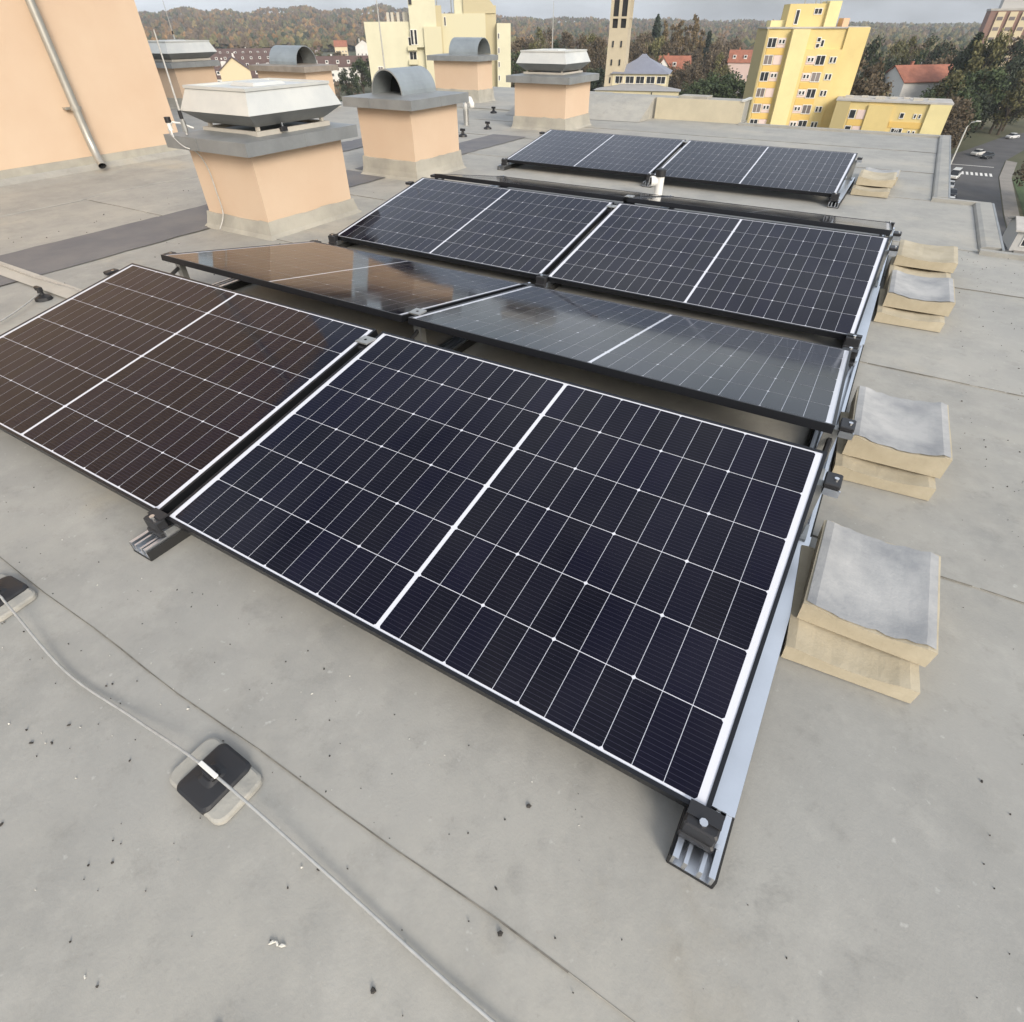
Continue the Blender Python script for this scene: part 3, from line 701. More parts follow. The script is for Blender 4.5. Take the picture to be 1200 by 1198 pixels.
def yellow_tower():
    fl, fr = (-33.2,161.1), (-14.6,168.3); W = math.hypot(fr[0]-fl[0], fr[1]-fl[1]); G = -27; T = .2
    o = thing('apartment_tower', (*fl, G), 'tall bright yellow apartment tower with rows of dark and pink windows', 'apartment block', rz=rotz(fl, fr))
    H = T-G
    m = MB(); m.box(.02,W,.02,13,0,H); m.build('wall', YEL, o)
    m = MB(); m.box(-.0,.35,-.25,13.02,0,H+.3); m.build('side_wall', YEL_SHADE, o)
    m = MB(); m.box(W*.25,W*.42,-1.5,.02,0,H-.1); m.build('pilaster', YEL_L, o)
    m = MB(); m.box(W*.425,W*.80,-.9,.02,0,H-3.4); m.build('bay', YEL, o)
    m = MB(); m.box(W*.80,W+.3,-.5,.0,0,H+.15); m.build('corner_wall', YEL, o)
    m = MB(); m.box(-.2,W+.2,-.3,13.2,H-.02,H+.25); m.build('roof', FLATROOF, o)
    p = MB(); p.box(W*.20,W*.66,3,10,H+.25,H+3.9); ph = p.build('penthouse', YEL, o)
    p = MB(); p.box(W*.58,W*.70,2.2,9,H+.25,H+4.3); p.build('lift_shaft', YEL_L, ph)
    p = MB(); p.box(W*.05,W*.20,4,9,H+.25,H+1.3); p.build('parapet_box', YEL_L, ph)
    p = MB(); p.box(W*.76,W*.82,2,6,H+.25,H+1.6); p.build('flue', mat('salmon', (.70,.45,.28), .85), ph)
    windows(ph, [(W*.46,W*.53,H+2.3,H+3.1),(W*.28,W*.31,H+.7,H+2.9)], 3)
    for k, (x, hh) in enumerate(((W*.47,2.6),(W*.52,1.8),(W*.58,3.0),(W*.36,2.0))):
        p = MB(); p.tube([(x,5,H+3.9),(x,5,H+3.9+hh)], .12, 6); p.tube([(x-.9,5,H+3.9+hh*.8),(x+.9,5,H+3.9+hh*.8)], .07, 5); p.tube([(x-.6,5,H+3.9+hh*.6),(x+.6,5,H+3.9+hh*.6)], .07, 5); p.build('antenna', M['alu_dull'], ph)
    for k in range(9):
        zc = H-2.3-2.85*k
        pane = ('glass','pane_grey','glass','pane_grey','pane_grey','glass')[k % 6]
        windows(o, [(W*.035,W*.115,zc-.75,zc+.75)], .02, pane=pane)
        m = MB(); m.box(W*.128,W*.215,-.08,.018,zc-.8,zc+.8); m.build('balcony_panel', PINKP, o)
        if k % 2 == 0: windows(o, [(W*.145,W*.165,zc-.1,zc+.5),(W*.18,W*.20,zc-.1,zc+.5)], -.08)
        m = MB(); m.box(W*.035,W*.22,-.10,.017,zc-2.0,zc-.95); m.build('spandrel', YEL_O, o)
        if k > 0:
            x = W*(.56+.0*k)
            windows(o, [(x,x+W*.085,zc-.75,zc+.75)], -.9, pane=('pane_grey','glass')[k % 2])
            m = MB(); m.box(W*.46,W*.55,-.98,-.902,zc-.7,zc+.7); m.build('balcony_panel', PINKP, o)
            windows(o, [(W*.475,W*.495,zc-.2,zc+.4),(W*.51,W*.53,zc-.2,zc+.4)], -.98)
            windows(o, [(W*.70,W*.722,zc-.4,zc+.5),(W*.738,W*.76,zc-.4,zc+.5)], -.9)
            m = MB(); m.box(W*.46,W*.66,-.96,-.9025,zc-2.0,zc-.95); m.build('spandrel', YEL_O, o)
        else: windows(o, [(W*.53,W*.56,zc+.2,zc+.8),(W*.53,W*.56,zc-.8,zc-.2),(W*.575,W*.60,zc-.6,zc+.4)], .02)
yellow_tower()

def yellow_wing():
    fl, fr = (-15.6,161.2), (5.53,162.33); W = math.hypot(fr[0]-fl[0], fr[1]-fl[1]); G = -27; H = 15.6
    o = thing('apartment_wing', (*fl, G), 'low yellow apartment wing beside the tall yellow tower, its flat roof seen from above', 'apartment block', rz=rotz(fl, fr))
    m = MB(); m.box(0,W,.02,9,0,H); m.build('wall', YEL, o)
    m = MB(); m.box(-.2,W+.15,-.35,9.3,H,H+.3); m.build('roof', FLATROOF, o)
    m = MB(); m.box(0,W*.13,-.25,.018,0,H-.02); m.build('corner_wall', YEL_SHADE, o)
    m = MB(); m.box(W*.30,W*.52,-.45,.018,0,H-.5); m.build('pilaster', YEL, o)
    m = MB(); m.box(W*.82,W,-.45,.018,0,H-.02); m.build('end_wall', YEL_L, o)
    for k in range(5):
        zc = H-2.2-2.85*k
        windows(o, [(W*.15,W*.20,zc-.7,zc+.7),(W*.60,W*.63,zc-.3,zc+.5),(W*.72,W*.735,zc-.2,zc+.4),(W*.76,W*.775,zc-.2,zc+.4)], .02)
        if k: windows(o, [(W*.57,W*.66,zc-.8,zc+.7)], .02)
        m = MB(); m.box(W*.215,W*.29,-.08,.018,zc-.8,zc+.8); m.build('balcony_panel', PINKP, o)
        m = MB(); m.box(W*.15,W*.29,-.10,.017,zc-2.0,zc-.95); m.build('spandrel', YEL_O, o)
        m = MB(); m.box(W*.53,W*.81,-.10,.017,zc-2.0,zc-.95); m.build('spandrel', YEL_O, o)
    for x, y, s in ((2,4,.8),(5,6,.6),(8,3.5,.9),(10.5,5,.7),(13,6,.6),(15,3,.9),(17.5,5,.6)):
        m = MB(); m.box(x-s,x+s,y-s,y+s,H+.3,H+.3+s*.45); m.build('roof_vent', M['pale_strip'], o)
yellow_wing()

def pale_block():
    fl, fr = (-127.4,140.5), (-97.6,162.5); W = math.hypot(fr[0]-fl[0], fr[1]-fl[1]); G = -27; H = 28.7
    PY = mat('pale_yellow_render', (.60,.57,.42), .85, var=.05, vscale=.2); PY2 = mat('pale_yellow_core', (.57,.53,.37), .85); SH = mat('shaded_yellow_flank', (.48,.42,.27), .85)  # SH: the pale yellow with side-face shade put into its colour
    o = thing('apartment_block', (*fl, G), 'pale yellow apartment block with two roof towers behind the chimneys', 'apartment block', rz=rotz(fl, fr))
    m = MB(); m.box(0,W*.40,0,14,0,H); m.build('wall', PY, o)
    m = MB(); m.box(W*.40,W*.52,-2,12,0,H-1); m.box(W*.52,W*.83,1,12,0,H+1.5); m.build('middle_wall', PY2, o)
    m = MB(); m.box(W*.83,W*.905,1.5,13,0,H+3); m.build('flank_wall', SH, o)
    m = MB(); m.box(W*.905,W,-1,13,0,H-.4); m.build('end_wall', PY, o)
    m = MB(); m.box(W*.31,W*.49,-1.2,8,H-5,H+6); m.build('stair_core', PY, o)
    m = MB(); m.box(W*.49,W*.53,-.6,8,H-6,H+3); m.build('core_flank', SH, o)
    m = MB(); m.box(W*.30,W*.47,-1.6,7,H+5.4,H+7.6); m.build('core_head', PY2, o)
    m = MB(); m.box(W*.62,W*.68,2,8,H+1.5,H+9); m.build('lift_shaft', PY, o)
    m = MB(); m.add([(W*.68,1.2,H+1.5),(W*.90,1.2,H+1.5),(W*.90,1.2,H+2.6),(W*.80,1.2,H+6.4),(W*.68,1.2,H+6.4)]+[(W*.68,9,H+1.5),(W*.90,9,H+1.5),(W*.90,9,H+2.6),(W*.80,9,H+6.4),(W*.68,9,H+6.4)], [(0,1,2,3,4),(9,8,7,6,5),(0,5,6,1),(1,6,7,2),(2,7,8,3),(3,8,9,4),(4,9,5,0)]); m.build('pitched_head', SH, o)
    for x in (.16,.19,.23,.27,.29):
        m = MB(); m.box(W*x-.35,W*x+.35,3,4,H,H+1.8); m.build('flue', M['pale_strip'], o)
    for k in range(9):
        zc = H-4.0-2.85*k
        m = MB(); m.box(W*.28,W*.345,-1.3,-.002,zc-1.6,zc-.6); m.build('balcony', PY2, o)
        windows(o, [(W*.29,W*.335,zc-.6,zc+.9)], 0)
        windows(o, [(W*.912,W*.92,zc+.6,zc+1.6)], -1)
        windows(o, [(W*.06,W*.09,zc-.5,zc+.8)], 0, pane='pane_grey') if k % 3 == 2 else None
    windows(o, [(W*.31,W*.325,H-4.4,H-1.6),(W*.335,W*.35,H-4.4,H-1.6)], -1.2)
    windows(o, [(W*.545,W*.555,H-.8,H+.8)], 1)
    m = MB(); m.box(W*.315,W*.335,-1.5,-1.0,H+3.2,H+4.4); m.build('vent_grille', M['glass'], o)
    for x in (.50,.60,.83):
        m = MB(); m.tube([(W*x,4,H+1),(W*x,4,H+4.8)], .12, 6); m.tube([(W*x-.8,4,H+4.2),(W*x+.8,4,H+4.2)], .08, 5); m.build('antenna', M['alu_dull'], o)
pale_block()

def church():
    ST = mat('church_stone', (.50,.43,.31), .85, var=.06, vscale=.3); SL = mat('blue_grey_sheet_roof', (.24,.25,.30), .55, metal=.2, var=.05, vscale=.5)
    T = thing('church_tower', (-88.6,214.6,-26), 'slender stone church tower with tall louvred openings', 'church tower', rz=R(12))
    h = 34
    m = MB(); m.frustum((-3.2,3.2,-3.2,3.2), 0, (-2.9,2.9,-2.9,2.9), 26); m.build('shaft', ST, T)
    m = MB()
    for sx in (-1,1):
        for sy in (-1,1): m.box(sx*2.55-.42,sx*2.55+.42,sy*2.55-.42,sy*2.55+.42,26,h)
    for q in ((-.45,.45,-2.9,-2.4),(-.45,.45,2.4,2.9),(2.4,2.9,-.45,.45),(-2.9,-2.4,-.45,.45)): m.box(*q,26,h)
    m.build('belfry_pier', ST, T)
    m = MB(); m.box(-2.3,2.3,-2.3,2.3,25.9,h-.1); m.build('louvres', M['inside'], T)
    m = MB(); m.box(-3.2,3.2,-3.2,3.2,h,h+.8); m.build('cornice', ST, T)
    m = MB(); m.frustum((-3,3,-3,3), h+.8, (-.1,.1,-.1,.1), h+5); m.build('cap', SL, T)
    m = MB(); m.box(-2.98,2.98,-2.98,2.98,28.2,28.7); m.build('band', ST, T)
    for z in (7,12.5,17,21.5):
        for x in (-1.3,1.3):
            m = MB(); m.box(x-.22,x+.22,-3.26,-2.9,z,z+1.5); m.build('slit_window', M['glass'], T)
    C = thing('church_hall', (-82.5,222,-24.4), 'church hall with grey pyramid roof and a band of clerestory windows', 'church', rz=R(16))
    CR = mat('cream_church_wall', (.62,.55,.36), .85)
    w = 8.6
    m = MB(); m.box(-w,w,-w,w,0,13.4); m.build('wall', CR, C)
    m = MB(); m.frustum((-w-.8,w+.8,-w-.8,w+.8), 13.4, (-w*.2,w*.2,-w*.2,w*.2), 17.0); m.frustum((-w*.2,w*.2,-w*.2,w*.2), 17.0, (-.6,.6,-.6,.6), 18.0); m.build('roof', SL, C)
    for k in range(5):
        x = -w+1.0+3.3*k; windows(C, [(x,x+2.5,11.0,12.7)], -w, frame='white_frame')
    m = MB(); m.box(-13,13,-16,-w-.02,0,9.6); m.build('nave_wing', CR, C)
    m = MB(); m.frustum((-13.5,13.5,-16.5,-w-.02), 9.6, (-5,5,-w-2,-w-.03), 10.8); m.build('wing_roof', mat('grey_sheet_roof', (.33,.32,.31), .6, var=.06, vscale=.4), C)
    m = MB(); m.box(4.7,5.0,-16.25,-16.003,6.3,9.3); m.box(3.9,5.8,-16.25,-16.004,8.0,8.35); m.build('cross', M['black'], C)
    windows(C, [(8.3,8.9,7.2,7.8),(-9,-8.2,7,8.6),(-6.6,-5.8,7,8.6),(-4.2,-3.4,7,8.6)], -16)
church()

RED = mat('red_tile_roof', (.30,.115,.07), .8, var=.18, vscale=.6); BRN = mat('brown_tile_roof', (.105,.065,.055), .8, var=.15, vscale=.5)
WHT = mat('white_house_wall', (.66,.64,.60), .85, var=.04, vscale=.4); CRM = mat('cream_house_wall', (.64,.54,.36), .85); PNK = mat('pink_house_wall', (.62,.47,.42), .85); GRY = mat('grey_house_wall', (.45,.44,.42), .85)
def house(x, y, rz, w, d, h, rh, wall, rf, label, cat='house', group=None, wins=True, dorm=0, ridge_x=True, name='house', storeys=2):
    o = thing(name, (x,y,-27), label, cat, group, R(rz))
    m = MB(); m.box(-w/2,w/2,-d/2,d/2,0,h)
    m.extrude([(-d/2,h),(d/2,h),(0,h+rh)], 'x', -w/2, w/2) if ridge_x else m.extrude([(-w/2,h),(w/2,h),(0,h+rh)], 'y', -d/2, d/2)
    m.build('wall', wall, o)
    m = MB(); e = .5; th = .22
    half = (d if ridge_x else w)/2; ln = (w if ridge_x else d)/2+e; sl = rh/half
    for s in (-1,1):
        q = [(0,h+rh+.02),(s*(half+e),h-e*sl+.02),(s*(half+e),h-e*sl+.02+th),(0,h+rh+.02+th)]
        m.extrude(q, 'x' if ridge_x else 'y', -ln, ln)
    rfo = m.build('roof', rf, o)
    m = MB(); m.box(-w*.22-.4,-w*.22+.4,.4,1.2,h+rh*.4,h+rh+1.1); m.build('chimney', WHT if rf is BRN else RED, rfo)
    if wins:
        n = max(2, int(w/3.4)); sp = []
        for s in range(storeys):
            z = .9+2.8*s
            if z+1.5 > h: break
            for k in range(n):
                xc = -w/2+w*(k+.5)/n; sp.append((xc-.6,xc+.6,z,z+1.4))
        windows(o, sp, -d/2)
        m = MB(); m.box(w/2+.002,w/2+.06,-1.0,.2,.9+2.8,.9+2.8+1.4); m.build('side_window', M['glass'], o)
    for k in range(dorm):
        xc = -w/2+w*(k+.5)/dorm; zz = h+rh*.30
        m = MB(); m.box(xc-.9,xc+.9,-d/2*.80,-d/2*.2,zz-.2,zz+1.5); dm = m.build('dormer', WHT, rfo)
        m = MB(); m.box(xc-.55,xc+.55,-d/2*.80-.06,-d/2*.80-.003,zz+.35,zz+1.3); m.build('dormer_pane', M['glass'], dm)
    return o
# terraces with brown roofs and white dormers on the left
house(-330,262,52,60,12,6.4,4.6,WHT,BRN,'brown-roofed terrace directly behind the hooded chimney by the dark strip', 'terrace', 'brown roofed terraces', dorm=9)
house(-281,218,-38,22,13,12.6,4.6,CRM,BRN,'cream gable-end house peeping over the flared hood', 'house', None, dorm=2)
house(-395,318,50,70,12,6.2,4.6,WHT,BRN,'second brown-roofed terrace behind the cream gable', 'terrace', 'brown roofed terraces', dorm=11)
house(-470,392,49,84,12,6.2,4.8,WHT,BRN,'third brown-roofed terrace with many white dormers', 'terrace', 'brown roofed terraces', dorm=13)
house(-560,480,48,95,12,6.2,4.8,WHT,BRN,'farthest long brown terrace below the autumn wood', 'terrace', 'brown roofed terraces', dorm=14)
house(-318,333,42,46,12,8.6,4.6,WHT,BRN,'white terrace with dark brown roof beside the pale yellow flats', 'terrace', 'brown roofed terraces', dorm=7, storeys=3)
house(-520,570,40,16,12,11,5,WHT,BRN,'grey-white gabled house on the slope above the terraces', ridge_x=False)
house(-600,620,40,14,12,9,5,CRM,RED,'small cream house at the foot of the autumn wood')
# houses between the church and the yellow tower
house(-112,345,22,15,10,10.5,5.2,CRM,RED,'red-roofed house with a white gable behind the church hall', dorm=1)
house(-117,341,-60,9,8,10.5,4.6,WHT,RED,'small white gable adjoining the red-roofed house', ridge_x=True)
house(-96,425,12,18,11,11,5,PNK,RED,'pinkish house with red dormered roof beside the yellow tower', dorm=3)
house(-80,326,14,16,9,4.0,1.2,CRM,FLATROOF,'low cream flat house in front of the dark hedge trees')
house(-130,520,20,20,14,10,2,WHT,FLATROOF,'white blocky building among the poplars')
house(-131,262,25,10,8,8,4,WHT,RED,'small white red-roofed house beside the hooded chimney hood')
house(-178,330,25,14,9,7,4,WHT,RED,'white house partly hidden behind the pale hood')
# right side
house(-2.5,262,42,22,12,14.0,3.6,WHT,RED,'white three-storey house with red roof behind the low yellow wing', storeys=3)
house(-6,232,10,12,8,5,3,PNK,RED,'small pink house in front of the white three-storey house')
house(-14,430,5,26,14,9,1.5,mat('blue_shed', (.35,.42,.52), .7),FLATROOF,'pale blue shed far behind the yellow tower', 'shed')
house(-8,520,5,40,14,8,2,GRY,FLATROOF,'long grey hall on the plain', 'hall')
house(18,480,5,30,14,8,2,WHT,FLATROOF,'long white hall on the plain', 'hall')
house(23.5,128,4,7,8,3.0,1.0,GRY,FLATROOF,'small grey garage beside the lawn', 'garage')
house(24,330,8,18,10,7,4,CRM,RED,'cream house glimpsed between the dark trees')

def highrise():
    o = thing('high_rise', (11.0,329,-27), 'tall brick and white high-rise behind the dark trees', 'high-rise', rz=R(4))
    BR = mat('brown_brick', (.27,.17,.14), .85); W = 18; H = 31
    m = MB(); m.box(0,W,0,14,0,H); m.build('wall', BR, o)
    m = MB(); m.box(-.2,W+.2,-.2,14.2,H,H+.6); m.build('roof', FLATROOF, o)
    m = MB(); m.box(3,14,3,11,H+.6,H+4.2); m.build('penthouse', GRY, o)
    for x in (2.4,6.2,10.0,13.8):
        m = MB(); m.box(x,x+2.4,-.5,-.002,0,H-.3); m.build('balcony_stack', CRM, o)
        for k in range(10):
            z = 1.2+2.9*k; m = MB(); m.box(x+.3,x+2.1,-.56,-.502,z+1.0,z+2.0); m.build('opening', M['pane_grey'], o, fix=False)
highrise()

# ---------------------------------------------------------------- street
ASPH = mat('asphalt', (.085,.083,.083), .9, var=.15, vscale=.2); PAVE = mat('pavement', (.24,.22,.195), .9, var=.1, vscale=.4); LAWN = mat('lawn', (.055,.085,.028), .95, var=.25, vscale=.15)
m = MB(); m.add([(8.5,60,-26.98),(20.6,60,-26.98),(20.8,150,-26.98),(21.8,190,-26.98),(24.5,216,-26.98),(33,250,-26.98),(60,300,-26.98),(52,312,-26.98),(28,270,-26.98),(15,228,-26.98),(8.5,212,-26.98),(8.5,150,-26.98)], [tuple(range(12))]); m.build('street', ASPH)['kind'] = 'structure'
m = MB(); m.extrude([(20.7,60),(23.2,60),(23.4,150),(24.4,190),(27,214),(24.7,216.2),(21.95,190),(20.95,150)], 'z', -27, -26.86); m.build('pavement', PAVE)['kind'] = 'structure'
m = MB(); m.add([(23.4,60,-26.94),(60,60,-26.94),(60,200,-26.94),(24.6,190,-26.94)], [(0,1,2,3)]); m.build('lawn', LAWN)['kind'] = 'structure'
for k in range(9):
    m = MB(); x = 12.3+.98*k; m.box(x, x+.52, 190.5, 194.5, -26.979, -26.972); o = m.build('crossing_stripe', M['white_frame']); o['kind'] = 'structure'
m = MB(); m.box(11.6,21.5,204,204.5,-26.979,-26.972); m.build('stop_line', M['white_frame'])['kind'] = 'structure'
# street lamp
o = thing('street_lamp', (11.6,198,-27), 'tall thin pale street lamp leaning over the street by the low yellow wing', 'street lamp')
m = MB(); m.tube([(0,0,0),(0,0,8.6),(.5,-.2,9.6),(1.6,-.6,10.0)], [.20,.16,.13,.12], 8); m.build('pole', M['hood'], o)
m = MB(); m.cbox(1.3,2.3,-.85,-.5,9.92,10.1,.03); m.build('lamp_head', M['white_pvc'], o)

def car(x, y, rz, col, label, van=False):
    o = thing('parked_car', (x,y,-26.98), label, 'car', 'cars in the street below', R(rz))
    paint = mat('car_paint', col, .3, metal=.1)
    L, Wd = (4.9,1.9) if van else (4.3,1.76); w = Wd/2
    H = 1.95 if van else 1.45
    sec = [(-L/2,.35,.70,.82),(-L/2+.15,.25,.86,.95),(-L*.28,.22,.92,1),(L*.25,.22,.95,1),(L/2-.12,.25,.92,.95),(L/2,.35,.8,.84)]
    m = MB(); m.loft([[(a,-w*s,z0),(a,w*s,z0),(a,w*s,z1-.12),(a,w*s*.92,z1),(a,-w*s*.92,z1),(a,-w*s,z1-.12)] for a, z0, z1, s in sec]); b = m.build('body', paint, o)
    cab = [(-L*.30,.9,.93),(-L*.14,H-.04,.80),(L*.18,H,.80),(L*.44,.95,.90)] if not van else [(-L*.40,.9,.95),(-L*.30,H-.05,.88),(L*.44,H,.88),(L*.48,.9,.95)]
    z = .9
    m = MB(); base = [(cab[0][0],-w*.9,z),(cab[3][0],-w*.9,z),(cab[3][0],w*.9,z),(cab[0][0],w*.9,z)]
    top = [(cab[1][0],-w*.76,H-.06),(cab[2][0],-w*.76,H-.02),(cab[2][0],w*.76,H-.02),(cab[1][0],w*.76,H-.06)]
    m.loft([base, top]); m.build('windows', M['glass'], o)
    m = MB(); m.loft([[(p[0],p[1],p[2]+.001) for p in top], [(p[0]*.96,p[1]*.94,H+.03) for p in top]]); m.build('car_roof', paint, o)
    for sx in (-.31,.31):
        for sy in (-1,1):
            m = MB(); m.tube([(L*sx,sy*(w-.20),.32),(L*sx,sy*(w+.01),.32)], .32, 12); wl = m.build('wheel', M['rubber'], o)
            m = MB(); m.tube([(L*sx,sy*(w+.011),.32),(L*sx,sy*(w+.02),.32)], .19, 10); m.build('rim', M['alu'], wl)
    for sy in (-.62,.62):
        m = MB(); m.box(-L/2-.005,-L/2+.08,sy*w-.16,sy*w+.16,.60,.72); m.build('headlight', M['white_pvc'], o)
car(12.6,184,80,(.70,.70,.68),'white van parked near the zebra crossing', True)
car(11.6,171,88,(.55,.56,.57),'silver car parked along the street below the roof edge')
car(12.0,162,92,(.03,.03,.035),'black car parked along the street below the roof edge')
car(11.6,153.5,90,(.60,.60,.58),'pale car just showing past the roof edge')
car(18.2,222,60,(.62,.61,.58),'white car driving beyond the zebra crossing')
car(20.3,218,62,(.04,.045,.05),'dark car driving beyond the zebra crossing')
car(28.5,262,50,(.66,.66,.65),'white car at the far bend of the street')

# ---------------------------------------------------------------- trees
BARK = mat('bark', (.075,.058,.042), .95, var=.2, vscale=2)
LEAF = {'brown': mat('autumn_brown_leaves', (.108,.082,.050), .8, island=.55, rnd=.25), 'olive': mat('olive_leaves', (.115,.108,.042), .8, island=.5, rnd=.2),
        'green': mat('green_leaves', (.050,.072,.028), .8, island=.5, rnd=.2), 'dark': mat('dark_green_leaves', (.034,.046,.024), .8, island=.5, rnd=.2),
        'conifer': mat('conifer_needles', (.028,.042,.024), .85, island=.5, rnd=.2), 'poplar': mat('poplar_leaves', (.145,.105,.050), .8, island=.5, rnd=.25)}
def tree_proto(kind, seed):
    rs = random.Random(seed); H = 10.0
    tr = MB(); cr = MB()
    def leaf(p, s):
        a = Vector((rs.gauss(0,1),rs.gauss(0,1),rs.gauss(0,1))).normalized(); b = a.cross(Vector((rs.gauss(0,1),rs.gauss(0,1),rs.gauss(0,1)))).normalized()
        q = [p+s*a, p+s*.55*b, p-s*a, p-s*.55*b]
        cr.add([tuple(v) for v in q], [(0,1,2,3)])
    if kind == 'conifer':
        tr.tube([(0,0,0),(0,0,5),(0,0,9.8)], [.22,.14,.02], 6)
        n = 26
        for i in range(n):
            z = 1.0+8.8*i/n; r = 2.3*(1-(z-.6)/9.6)**.85*rs.uniform(.8,1.15)
            for k in range(9):
                a = rs.random()*6.28
                for j in range(11):
                    q = rs.random()**.6; leaf(Vector((math.cos(a)*r*q+rs.gauss(0,.12), math.sin(a)*r*q+rs.gauss(0,.12), z-q*.5+rs.gauss(0,.14))), rs.uniform(.14,.30))
    else:
        pop = kind == 'poplar'
        tr.tube([(0,0,0),(.05,.03,2.2),(.0,.1,5),(.05,.0,8.4)], [.28,.22,.14,.03], 7)
        blobs = []
        nb = 26 if pop else 30
        for k in range(nb):
            if pop:
                z = rs.uniform(1.6,9.6); r = 1.15*math.sin(math.pi*min(1,(z-.6)/9.6))**.7; a = rs.random()*6.28; q = rs.random()**.5
                blobs.append((Vector((r*q*math.cos(a), r*q*math.sin(a), z)), rs.uniform(.35,.62)))
            else:
                u = rs.uniform(-1,1); a = rs.random()*6.28; q = rs.uniform(.45,1)**.5; s = math.sqrt(1-u*u)
                c = Vector((3.4*q*s*math.cos(a), 3.4*q*s*math.sin(a), 5.9+3.4*q*u+.5*math.sin(a*2)))
                blobs.append((c, rs.uniform(.75,1.35)))
        for c, r in blobs:
            st = Vector((0,0,max(1.6,c.z*.55))); mid = (st+c)*.5+Vector((0,0,.25))
            tr.tube([tuple(st), tuple(mid), tuple(c)], [.09,.06,.02], 4, cap=False)
            for j in range(85 if not pop else 80):
                d = Vector((rs.gauss(0,1),rs.gauss(0,1),rs.gauss(0,.8))); d = d.normalized()*r*rs.uniform(.35,1.08)
                leaf(c+d, rs.uniform(.16,.34) if not pop else rs.uniform(.14,.26))
    tm = tr.mesh('trunk'); tm.materials.append(BARK); cm = cr.mesh('crown'); cm.materials.append(LEAF[kind])
    return tm, cm
PROTO = {k: [tree_proto(k, 20+i*7+s) for s in range(3 if k == 'brown' else 2)] for i, k in enumerate(LEAF)}
